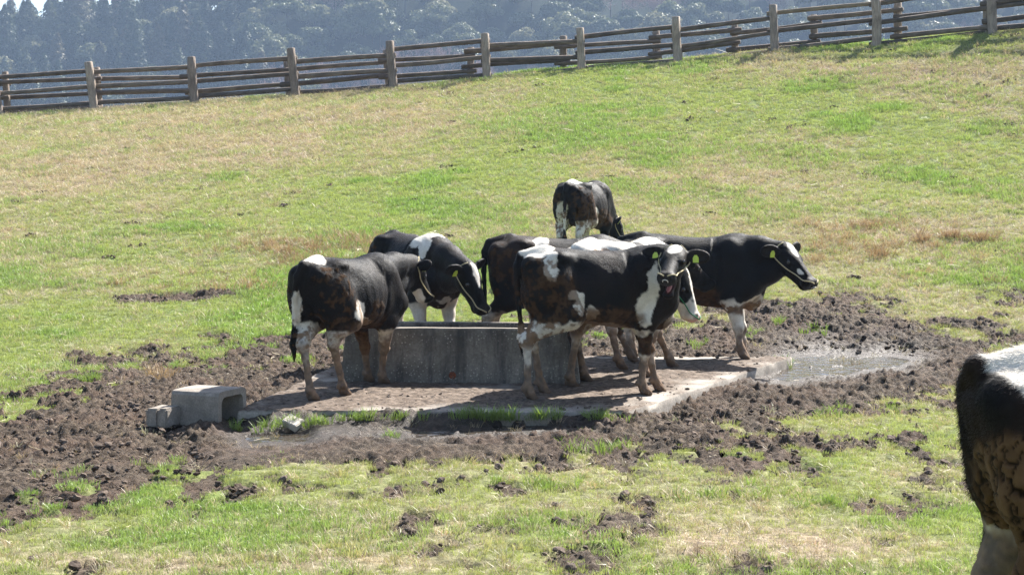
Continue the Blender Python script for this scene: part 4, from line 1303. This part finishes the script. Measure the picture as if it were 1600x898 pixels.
    if plates is not None:
        c_, r = plates
        dd = np.linalg.norm((Qw - np.array(c_)) / np.array(r), axis=1)
        pm = sstep(1.08, .9, dd) * (white < .6)
        f1, f2 = worley3(Q * np.array([15, 15, 13]) + 3.0 * w1 + .6 * w2, 73)
        cr = sstep(.025, .15, f2 - f1)
        pc = DIRT2 * .2 + (DIRT * .8 - DIRT2 * .2) * (cr * (.3 + .9 * n_b))[:, None]
        col = col * (1 - pm[:, None]) + pc * pm[:, None]
        disp = disp * (1 - pm) + pm * (.008 * cr - .002 + .012 * (n_b - .5) + .004 * (n_c - .5))
        dirt = np.maximum(dirt, pm)
    # hollow of the flank, ribs, hip bones
    side = sstep(.10, .16, np.abs(Q[:, 1])) * (part != 2)
    disp = disp - s * .024 * side * np.exp(-((Q[:, 0] + .205) / .085) ** 2 - ((Q[:, 2] - .94) / .075) ** 2)
    disp = disp + s * .012 * side * np.exp(-((Q[:, 0] + .335) / .05) ** 2 - ((Q[:, 2] - 1.02) / .04) ** 2)
    disp = disp + s * .0012 * side * np.sin(Q[:, 0] * 70 + Q[:, 2] * 9) * sstep(-.16, -.06, Q[:, 0]) * sstep(.26, .16, Q[:, 0]) * sstep(.55, .65, Q[:, 2]) * sstep(.98, .88, Q[:, 2]) * (part == 0)
    disp = disp - s * .012 * side * np.exp(-((Q[:, 0] - .20 - .12 * (Q[:, 2] - .7)) / .022) ** 2) * sstep(.55, .65, Q[:, 2]) * sstep(1.0, .85, Q[:, 2])
    # folds of skin and coat relief
    disp = disp + .006 * s * (fbm3(Q * np.array([7, 7, 3.2]) + seed, 3, 74) - .5) * np.isin(part, (0, 1)) + .0022 * (n_b - .5) * (part != 2)
    V = V + Nn * disp[:, None]
    me = mesh_np('body', V, F)
    attr_c(me, 'coat', col); attr_f(me, 'caked', dirt)
    root = empty('cow', tuple(O), yaw)
    tag(root, label, 'cow', 'young black and white dairy cows')
    body = obj('body', me, M_COW, root)
    # -------- short hair: breaks the outline
    Nn = normals(V, F)
    r = np.random.default_rng(seed + 90)
    area = np.linalg.norm(np.cross(V[F[:, 2]] - V[F[:, 0]], V[F[:, 3]] - V[F[:, 1]]), axis=1)
    fi = r.choice(len(F), fur, p=area / area.sum()); wt = r.dirichlet((1, 1, 1, 1), fur)
    Pf = (V[F[fi]] * wt[:, :, None]).sum(1); nf = Nn[F[fi, 0]]; cf = col[F[fi, 0]]; df = dirt[F[fi, 0]]; pf = part[F[fi, 0]]
    ok = (df < .45) & (pf != 2) | ((pf == 2) & (HQ[F[fi, 0], 0] < .2))
    Pf, nf, cf, pf = Pf[ok], nf[ok], cf[ok], pf[ok]
    fl = np.array([-.75, 0, -.6]) + .35 * r.standard_normal((len(Pf), 3)); fl -= nf * (fl * nf).sum(1)[:, None] * .8
    fl = fl / np.linalg.norm(fl, axis=1)[:, None] + nf * (.22 + .35 * r.random(len(Pf)))[:, None]
    Lh = furlen * s * (.5 + r.random(len(Pf))) * np.where(nf[:, 2] > .75, 1.25, 1)
    sidev = np.cross(fl, nf + .3 * r.standard_normal(nf.shape)); sidev /= np.linalg.norm(sidev, axis=1)[:, None]
    wv = (.0011 if fur < 60000 else .0008)
    A3 = np.stack([Pf - sidev * wv - nf * .001, Pf + sidev * wv - nf * .001, Pf + fl * Lh[:, None]], 1).reshape(-1, 3)
    fm = mesh_np('coat_hair', A3, np.arange(len(A3)).reshape(-1, 3), False)
    attr_c(fm, 'coat', np.repeat(cf * (.8 + .5 * r.random(len(cf)))[:, None], 3, 0))
    tag(obj('coat_hair', fm, M_FUR, body), kind='stuff')
    # -------- eyes, tags, ropes
    import bmesh
    for q in (1, -1):
        bm = bmesh.new(); bmesh.ops.create_uvsphere(bm, u_segments=12, v_segments=8, radius=.0195 * s)
        em = bpy.data.meshes.new('eye'); bm.to_mesh(em); bm.free(); em.polygons.foreach_set('use_smooth', np.ones(len(em.polygons), bool))
        obj('eye', em, M_EYE, root, loc=tuple(hd(.134, q * .078, -.024)))
    bvh = BVHTree.FromPolygons([tuple(v_) for v_ in V], F.tolist())
    for q in tags:
        ec, EM = ears[0 if q == 1 else 1]
        tp = [(-.009, .015), (.009, .015), (.021, -.005), (.021, -.040), (-.021, -.040), (-.021, -.005)]
        zz = HM @ np.array([.1, 0, 1.0]); zz = np.array([0, 0, 1.0]) * .75 + zz * .25; nn = EM[:, 2]; zz = zz - nn * (zz @ nn); zz /= np.linalg.norm(zz); xxv = np.cross(zz, nn)
        cpt = ec + nn * .019 * s - EM[:, 0] * .015 * s - zz * .008 * s
        vs_ = [cpt + (xxv * a + zz * b_) * s + nn * t for t in (0, .0035) for a, b_ in tp]
        k = len(tp); fs = [list(range(k))[::-1], [k + i for i in range(k)]] + [[i, (i + 1) % k, k + (i + 1) % k, k + i] for i in range(k)]
        obj('ear_tag', mesh_np('ear_tag', vs_, fs, False), tagmat or M_TAG, root)
    if rope:
        def snap(p, off):
            hit = bvh.find_nearest(Vector(p)); return np.array(hit[0]) + np.array(hit[1]) * off
        mt_ = M_GROPE if rope == 'green' else M_ROPE
        for q in (1, -1):
            way = [hd(-.025, q * .03, .03), hd(-.02, q * .085, -.05), hd(.05, q * .12, -.085), hd(.15, q * .11, -.080), hd(.25, q * .085, -.062), hd(.33, q * .075, -.045), hd(.372, q * .05, -.015), hd(.395, q * .012, -.020)]
            pts_ = []
            for a, b_ in zip(way[:-1], way[1:]):
                for t in np.linspace(0, 1, 4)[:-1]: pts_.append(snap(a * (1 - t) + b_ * t, .0055 * s))
            pts_.append(snap(way[-1], .0055 * s))
            pts_ = np.array(pts_)
            for _ in range(2): pts_[1:-1] = .25 * pts_[:-2] + .5 * pts_[1:-1] + .25 * pts_[2:]
            v_, f_ = tube(pts_, .0048 * s, 6)
            obj('halter_rope', mesh_np('halter_rope', v_, f_), mt_, root)
        if ring:
            rp = [hd(.402 + .012 * math.sin(a), .018 * math.sin(a * 0) + .019 * math.cos(a), -.060 + .019 * math.sin(a)) for a in np.linspace(0, 6.283, 17)]
            v_, f_ = tube(rp, .0034 * s, 6, False); obj('nose_ring', mesh_np('nose_ring', v_, f_), M_RING, root)
    if mouth:
        v_, f_ = tube([hd(.19, 0, -.165), hd(.25, 0, -.172), hd(.29, 0, -.176), hd(.318, 0, -.182)], [.014 * s, .018 * s, .016 * s, .006 * s], 8)
        mt_, nt_, bb_ = mat('tongue', 0.35, 0.4); bb_.inputs['Base Color'].default_value = (.30, .09, .085, 1)
        obj('tongue', mesh_np('tongue', v_, f_), mt_, root)
    return root

G = lambda px, py, z=0.102: on_ground(px, py, z)
W3 = lambda px, py, d: tuple(px3(px, py, d))
def mid(hf, H):
    """cow origin from its hooves: midway between hind and fore feet, shifted to the unit cow's own origin"""
    hm = (np.array(hf['HL']) + np.array(hf['HR'])) / 2; fm = (np.array(hf['FL']) + np.array(hf['FR'])) / 2
    return hm, fm

# ---- the near cow that turns its head and bellows
hf = {'HR': G(830, 625), 'HL': G(850, 615), 'FR': G(1008, 617), 'FL': G(1030, 612)}
hm, fm = mid(hf, 1.1); f_ = (.975, .22)
p = (hm + fm) / 2 + np.array(f_) * .035
make_cow('bellowing black and white cow with open mouth looking at the viewer', 1.10, tuple(p), f_, hf, W3(1056, 392, 11.28), (-.28, -.88, -.36), (0.06, 0, 1),
    coat=[(1, (-.50, 0, 1.07), (.13, .17, .06)), (1, (-.42, -.20, .96), (.05, .1, .14)), (0, (-.55, -.16, .93), (.085, .12, .075)),
          (1, (-.22, -.2, .68), (.04, .14, .085)), (1, (-.12, -.2, .61), (.045, .14, .06)), (1, (-.27, -.22, .74), (.07, .12, .04)), (1, (.335, -.16, .82), (.050, .17, .18)), (1, (.30, -.16, .64), (.10, .17, .14)),
          (1, (.52, .0, .60), (.10, .14, .13)), (0, (.40, -.17, .62), (.07, .1, .16)), (1, (-.30, 0, .50), (.5, .3, .07)), (1, (.02, 0, .46), (.4, .3, .045))],
    legs=[('HR', 1, 0, .56), ('HL', 1, 0, .66), ('FR', 1, 0, .31), ('FL', 1, 0, .29)],
    head=[(1, (.045, 0, .03), (.075, .050, .06)), (1, (.27, 0, -.2), (.03, .02, .02))], mud=[((-.47, -.2, .70), (.17, .2, .22), .46), ((.0, -.2, .58), (.3, .12, .10), .48)],
    lowmud=.33, thigh_mud=.40, belly_mud=.95, mouth=True, ear=(.10, .12), seed=3, rope='halter', ring=True, brown=.5,
    tail=[(-.60, 0, 1.03), (-.632, -.02, .96), (-.640, -.05, .82), (-.632, -.08, .66), (-.62, -.10, .54)])
# ---- left cow seen from behind
hf = {'HL': G(489, 627), 'HR': G(539, 619), 'FL': G(577, 598), 'FR': G(600, 601)}
hm, fm = mid(hf, 1.0); f_ = (.50, .866)
p = hm * .6 + fm * .4 + np.array(f_) * -.03 + np.array([.02, 0.02])
make_cow('muddy black cow seen from behind at the left end of the trough', 1.035, tuple(p), f_, hf, W3(648, 408, 12.42), (.35, .50, -.79), (0.5, .35, .8),
    coat=[(1, (-.49, .0, 1.08), (.10, .13, .055)), (1, (-.60, .05, .70), (.07, .045, .16)), (1, (-.20, -.22, .67), (.075, .1, .10)), (1, (-.12, -.2, .56), (.16, .12, .06)), (1, (.52, -.02, .60), (.11, .14, .12))],
    legs=[('HR', 1, 0, .52), ('HL', 1, 0, .60), ('FR', 1, 0, .48), ('FL', 1, 0, .45), ('FL', 0, .24, .50)], head=[(1, (.27, 0, -.13), (.10, .08, .035))],
    mud=[((-.42, -.22, .78), (.11, .2, .22), .40), ((.04, -.24, .66), (.11, .14, .10), .42), ((-.1, -.1, .55), (.35, .3, .08), .8)], lowmud=.46, thigh_mud=.28, belly_mud=1.0, seed=5, brown=.3,
    tags=(-1,), ear=(.25, .1), tail=[(-.60, 0, 1.03), (-.632, .03, .95), (-.626, .06, .80), (-.60, .08, .64), (-.585, .10, .52)])
# ---- cow behind the trough, head turned to the right
f_ = (.50, -.866)
hf = {'FR': (-.745, 13.30), 'FL': (-.50, 13.38), 'HR': (-1.27, 14.10), 'HL': (-1.02, 14.22)}
hm, fm = mid(hf, 1.1); p = (hm + fm) / 2 + np.array(f_) * .03
make_cow('black cow behind the trough with white shoulder patch and lowered head', 1.13, tuple(p), f_, hf, W3(733, 417, 12.86), (.40, -.22, -.86), (.62, -.55, .45),
    coat=[(1, (.36, -.05, 1.06), (.085, .17, .13)), (1, (.45, -.12, .98), (.05, .08, .10)), (1, (.50, 0, .56), (.07, .09, .06))], legs=[('FR', 1, 0, .52), ('FL', 1, 0, .53), ('HL', 1, 0, .4), ('HR', 1, 0, .4)],
    head=[(1, (.07, .005, .03), (.085, .036, .06)), (1, (.15, .0, .03), (.05, .018, .06))], lowmud=.25, thigh_mud=.2, belly_mud=.5, seed=7, tags=(-1,), ring=True, brown=.45, ear=(.2, .1))
# ---- cow standing across behind the trough, its head hidden
f_ = (.985, .17)
hf = {'HR': (-.20, 13.24), 'HL': (-.08, 13.52), 'FR': G(972, 578, .10), 'FL': G(989, 566, .10)}
hm, fm = mid(hf, 1.1); p = (hm + fm) / 2 - np.array(f_) * .02
make_cow('brownish black cow mostly hidden behind the bellowing cow with a white stripe on its flank', 1.125, tuple(p), f_, hf, W3(1068, 404, 13.62), (.72, .45, -.5), (0, 0, 1),
    coat=[(1, (-.20, -.18, 1.0), (.05, .14, .13)), (1, (-.15, -.06, 1.08), (.045, .09, .06))], legs=[('FR', 1, 0, .45), ('FL', 1, 0, .25), ('HL', 1, 0, .47), ('HR', 1, 0, .47)],
    head=[(1, (.07, 0, .03), (.08, .04, .06))], lowmud=.34, thigh_mud=.25, seed=9, tags=(-1,), rope=None, brown=1.0, fur=16000)
# ---- the white backed cow between them
f_ = (.66, .75)
hf = {'HR': G(893, 605), 'HL': G(914, 596), 'FR': G(1008, 590), 'FL': G(1050, 574)}
p = np.array([.90, 12.36])
make_cow('white backed cow with pink muzzle and green halter, half hidden behind the bellowing cow', 1.13, tuple(p), f_, hf, W3(1066, 424, 12.50), (.36, -.12, -.92), (.80, -.35, .48),
    coat=[(1, (-.1, 0, .95), (.62, .5, .34)), (0, (.10, -.12, 1.0), (.055, .16, .16)), (0, (.42, 0, .95), (.12, .3, .2)), (0, (-.35, -.2, .75), (.2, .12, .14))], legs=[('HR', 1, 0, .7), ('HL', 1, 0, .7), ('FR', 1, 0, .7), ('FL', 1, 0, .7)],
    head=[(1, (.28, 0, -.09), (.17, .12, .10)), (0, (.15, -.07, -.05), (.10, .05, .07)), (0, (.15, .07, -.05), (.10, .05, .07)), (1, (.15, 0, .01), (.2, .028, .05)), ('p', (.40, 0, -.07), (.06, .09, .08))],
    lowmud=.42, thigh_mud=.5, belly_mud=.8, seed=11, tags=(-1,), tagmat=M_TAG2, rope='green')
# ---- big black cow at the right end
f_ = (.985, -.17)
hf = {'FR': G(1163, 562), 'FL': (2.16, 14.02), 'HR': (1.10, 13.98), 'HL': (1.16, 14.30)}
p = np.array([1.66, 14.04])
make_cow('large black cow at the right edge of the pad, head up, facing right', 1.215, tuple(p), f_, hf, W3(1228, 387, 13.72), (.50, -.55, -.64), (.12, -.2, 1),
    coat=[(1, (.47, -.06, .54), (.12, .13, .085))], legs=[('FR', 1, 0, .56), ('FL', 1, 0, .5), ('HL', 1, 0, .4), ('HR', 1, 0, .4)], head=[(1, (.06, -.005, .03), (.07, .038, .06)), (1, (.25, -.045, -.02), (.03, .012, .02))],
    mud=[((.05, -.24, .62), (.16, .14, .10), .50), ((.3, -.1, .5), (.5, .2, .06), .5)], lowmud=.30, belly_mud=.7, seed=13, ring=True, ear=(.12, .05), tags=(-1,), brown=.12)
# ---- cow grazing further up the slope
fx_, fy_ = .72, 19.0
f_ = (.42, .907)
p = np.array([.92, 19.35])
zg = float(terrain(*p))
make_cow('muddy black cow with a white rump patch grazing alone up the slope', 1.10, tuple(p), f_, None, tuple(np.array([1.36, 20.02, float(terrain(1.36, 20.0)) + .50])), (.42, .10, -.90), (.75, .25, .6),
    coat=[(1, (-.46, -.02, 1.09), (.10, .15, .06)), (1, (-.60, .06, .62), (.08, .10, .24)), (1, (-.17, -.22, .66), (.06, .1, .10)), (1, (.52, -.05, .58), (.06, .1, .14)), (1, (.16, 0, 1.09), (.05, .05, .03))],
    legs=[('HL', 1, 0, .62), ('HR', 1, 0, .60), ('FL', 1, 0, .46), ('FR', 0, 0, .5)], mud=[((-.40, -.22, .74), (.20, .22, .22), .47), ((.05, -.2, .62), (.35, .2, .12), .47)], thigh_mud=.30, belly_mud=.9, lowmud=.28, seed=15, tags=(-1,), fur=14000, h=.0105, ear=(.2, .1), brown=.2)
# ---- rump of the nearest cow cut by the right frame edge
f_ = (1.0, .03)
p = np.array([2.02, 4.62])
make_cow('rear of the nearest cow cut by the right frame edge, thigh caked in cracked mud', 1.165, tuple(p), f_, None, None, None,
    coat=[(1, (-.27, -.05, 1.10), (.31, .27, .23)), (1, (.2, -.1, .9), (.22, .3, .3))], legs=[('HL', 1, 0, .60), ('HR', 1, 0, .30), ('FL', 1, 0, .4), ('FR', 1, 0, .4)],
    plates=((-.46, -.17, .60), (.36, .30, .30)), thigh_mud=-2, lowmud=.66, seed=17, fur=150000, furlen=.015, rope=None, tags=(), brown=.8, h=.009,
    tail=[(-.585, 0, 1.05), (-.585, .07, 1.0), (-.54, .13, .84), (-.50, .15, .68), (-.48, .16, .56)])
print('cows done')
# ================================================================ wooded hillside
def leafy(name, pts, nrm, size, seed, stretch=1.0):
    """many small leaf-clump faces at given points"""
    r = np.random.default_rng(seed); n = len(pts)
    nrm = nrm + 0.7 * r.standard_normal((n, 3)); nrm /= np.linalg.norm(nrm, axis=1)[:, None]
    a = np.cross(nrm, r.standard_normal((n, 3))); a /= np.linalg.norm(a, axis=1)[:, None]; b_ = np.cross(nrm, a)
    s = (size * (0.55 + 0.9 * r.random(n)))[:, None]
    V = np.stack([pts - a * s, pts - b_ * s * stretch, pts + a * s, pts + b_ * s * stretch + nrm * s * .3], 1).reshape(-1, 3)
    F = np.arange(4 * n).reshape(-1, 4)
    return V, F
def leaf_mat(name, stops, transl=0.25):
    m = bpy.data.materials.new(name); m.use_nodes = True; nt = m.node_tree
    b = nt.nodes['Principled BSDF']; b.inputs['Roughness'].default_value = 0.6; b.inputs['Specular IOR Level'].default_value = 0.25
    oi = nt.nodes.new('ShaderNodeObjectInfo')
    c = ramp(nt, oi.outputs['Random'], stops)
    c = mixc(nt, ramp(nt, noise(nt, 0.9, 3), [(0.3, (0.6,) * 3), (0.7, (0, 0, 0))]), c, tuple(0.55 * x for x in stops[0][1]))
    nt.links.new(c, b.inputs['Base Color'])
    tr = nt.nodes.new('ShaderNodeBsdfTranslucent'); nt.links.new(c, tr.inputs[0])
    mx_ = nt.nodes.new('ShaderNodeMixShader'); mx_.inputs[0].default_value = transl
    nt.links.new(b.outputs[0], mx_.inputs[1]); nt.links.new(tr.outputs[0], mx_.inputs[2])
    nt.links.new(mx_.outputs[0], nt.nodes['Material Output'].inputs[0])
    return m
M_CON = leaf_mat('conifer needles', [(0, (0.030, 0.050, 0.026)), (0.5, (0.06, 0.082, 0.040)), (0.85, (0.10, 0.115, 0.052)), (1, (0.15, 0.11, 0.065))])
M_BRO = leaf_mat('evergreen leaves', [(0, (0.07, 0.09, 0.04)), (0.4, (0.14, 0.155, 0.07)), (0.8, (0.21, 0.21, 0.10)), (1, (0.30, 0.27, 0.14))])
M_TWIG, nt, b = mat('bare twigs', 0.9, 0.1); b.inputs['Base Color'].default_value = (0.34, 0.23, 0.20, 1)
M_BARK, nt, b = mat('tree bark', 0.95, 0.1)
nt.links.new(ramp(nt, noise(nt, 2, 4), [(0.3, (0.05, 0.037, 0.028)), (0.7, (0.12, 0.095, 0.075))]), b.inputs['Base Color'])

def conifer(seed, H_, R_):
    r = np.random.default_rng(seed); n = 3000
    t = r.random(n) ** 1.25; ang = r.random(n) * 6.283
    prof = R_ * (1 - t ** 1.9) ** 0.75 * (0.75 + 0.5 * noise2(ang * 1.3 + seed, t * 4, seed + 5)) + 0.15
    layer = 0.72 + 0.28 * np.sin(t * H_ * 3.3 + 2.2 * np.sin(ang * 3 + seed)) + 0.3 * (noise2(ang * 2.2, t * 9, seed) - .5)
    q = prof * layer * (0.35 + 0.65 * r.random(n) ** 0.5)
    z = H_ * (0.10 + 0.90 * t) - 0.28 * q
    p = np.stack([q * np.cos(ang), q * np.sin(ang), z], 1)
    nr = np.stack([np.cos(ang), np.sin(ang), 0.6 + 0 * ang], 1)
    return leafy('crown', p, nr, 0.30, seed, 0.6)
def broad(seed, H_, R_):
    r = np.random.default_rng(seed); P_ = []; Nn = []
    for k in range(28):
        a = r.random() * 6.283; q = R_ * 0.72 * math.sqrt(r.random()); lr = R_ * (0.26 + 0.20 * r.random())
        c_ = np.array([q * math.cos(a), q * math.sin(a), H_ * 0.30 + (1 - (q / R_) ** 2) * H_ * 0.55 * (0.35 + 0.65 * r.random())])
        n = 210
        d = r.standard_normal((n, 3)); d /= np.linalg.norm(d, axis=1)[:, None]; d[:, 2] = np.abs(d[:, 2]) * 0.9 - 0.25 * (r.random(n) < .35)
        P_.append(c_ + d * lr * (0.8 + 0.28 * r.random(n))[:, None] * np.array([1, 1, .8])); Nn.append(d)
    return leafy('crown', np.concatenate(P_), np.concatenate(Nn), 0.34, seed, 0.8)
def bare(seed, H_, R_):
    r = np.random.default_rng(seed); V = []; F = []
    def strip(a, b_, w):
        d = b_ - a; s = np.cross(d, r.standard_normal(3)); s /= np.linalg.norm(s) + 1e-9
        i = len(V); V.extend([a - s * w, a + s * w, b_ + s * w * .5, b_ - s * w * .5]); F.append([i, i + 1, i + 2, i + 3])
    def grow(p, d, L_, w, lev):
        e = p + d * L_; strip(p, e, w)
        if lev == 0: return
        for _ in range(4 if lev > 1 else 6):
            nd = d + 0.65 * r.standard_normal(3); nd[2] += 0.25; nd /= np.linalg.norm(nd)
            grow(p + d * L_ * (0.45 + 0.55 * r.random()), nd, L_ * (0.52 + 0.25 * r.random()), max(w * 0.5, 0.028), lev - 1)
    for _ in range(5):
        d = np.array([r.standard_normal() * .35, r.standard_normal() * .35, 1]); d /= np.linalg.norm(d)
        grow(np.array([0, 0, H_ * 0.22]), d, H_ * 0.34, 0.09, 4)
    return np.array(V), np.array(F)
def trunk(H_, r0, seed):
    v, f = tube([(0, 0, -1.0), (0.05, 0, H_ * .3), (-0.05, 0.06, H_ * .6), (0, 0, H_ * .9)], [r0, r0 * .8, r0 * .5, r0 * .15], 6, False)
    return mesh_np('trunk', v, f)
def protos(maker, n, base, material):
    out = []
    for k in range(n):
        H_, R_ = base(k)
        v, f = maker(2000 + 17 * k + n, H_, R_)
        cm = mesh_np('crown', v, f, False); cm.materials.append(material)
        tm = trunk(H_, 0.016 * H_, k); tm.materials.append(M_BARK)
        out.append((cm, tm))
    return out
con = protos(conifer, 6, lambda k: (10.5 + 1.0 * k, 2.9 + 0.22 * k), M_CON)
bro = protos(broad, 6, lambda k: (9.5 + 0.6 * k, 4.6 + 0.45 * k), M_BRO)
bar = protos(bare, 4, lambda k: (9.5 + 0.8 * k, 4.0), M_TWIG)
def plant(kind, x, y, s, name, label, group):
    cm, tm = random.choice(kind)
    o = empty(name, (x, y, float(terrain(x, y)) - 0.2), random.random() * 6.28); o.scale = (s, s, s * random.uniform(.9, 1.12))
    tag(o, label, 'tree', group)
    c_ = bpy.data.objects.new('crown', cm); COL.objects.link(c_); c_.parent = o
    t_ = bpy.data.objects.new('trunk', tm); COL.objects.link(t_); t_.parent = o
random.seed(21)
nc = nb = nr_ = 0
slots = []
y = 353.0
row = 0
while y < 425:
    step = 4.7
    x = -165 - (row % 2) * 2.7
    while x < 165:
        slots.append((x + random.uniform(-1.6, 1.6), y + random.uniform(-1.8, 1.8)))
        x += step
    y += 5.2; row += 1
taken = []
for x, y in slots:
    px, py = project(x, y, float(terrain(x, y)) + 9)
    if py < -45 or py > 215 or abs(x) > 0.365 * y: continue
    border = 400 + 60 * (float(noise2(y / 9.0, 3.0, 9)) - .5) + (py - 90) * 0.25
    if px < border:
        if random.random() < .22:
            plant(bro, x, y, random.uniform(.6, .9), 'broadleaf_tree', 'hazy olive green round crowned evergreen tree on the far hillside', 'broadleaf trees on the far hillside'); nb += 1
        elif nc < 298:
            plant(con, x, y, random.uniform(.68, 1.2), 'conifer_tree', 'hazy dark conifer in the dense stand on the left of the far hillside', 'conifers on the far hillside'); nc += 1
    else:
        if any((x - a) ** 2 + ((y - c_) * 1.0) ** 2 < 5.0 ** 2 for a, c_ in taken): continue
        taken.append((x, y))
        pk = float(noise2(x / 17.0, y / 17.0, 77))
        if pk > 0.76:
            plant(bar, x, y, random.uniform(.85, 1.15), 'bare_tree', 'leafless pinkish grey tree among the evergreens of the far hillside', 'bare trees on the far hillside'); nr_ += 1
        else:
            plant(bro, x, y, random.uniform(.72, 1.15), 'broadleaf_tree', 'hazy olive green round crowned evergreen tree on the far hillside', 'broadleaf trees on the far hillside'); nb += 1
print('trees', nc, nb, nr_)

# ================================================================ haze: one closed box of even, pale air round everything
hv = mesh_np('haze', [(-560, -40, -20), (560, -40, -20), (560, 680, -20), (-560, 680, -20), (-560, -40, 110), (560, -40, 110), (560, 680, 110), (-560, 680, 110)],
             [[0, 3, 2, 1], [4, 5, 6, 7], [0, 1, 5, 4], [1, 2, 6, 5], [2, 3, 7, 6], [3, 0, 4, 7]], False)
m_h = bpy.data.materials.new('haze'); m_h.use_nodes = True; nt = m_h.node_tree
for n in list(nt.nodes): nt.nodes.remove(n)
o_ = nt.nodes.new('ShaderNodeOutputMaterial'); pv = nt.nodes.new('ShaderNodeVolumePrincipled')
pv.inputs['Color'].default_value = (0.54, 0.72, 1.0, 1); pv.inputs['Density'].default_value = 0.00047; pv.inputs['Anisotropy'].default_value = 0.0
nt.links.new(pv.outputs[0], o_.inputs['Volume'])
tag(obj('haze', hv, m_h), kind='stuff')
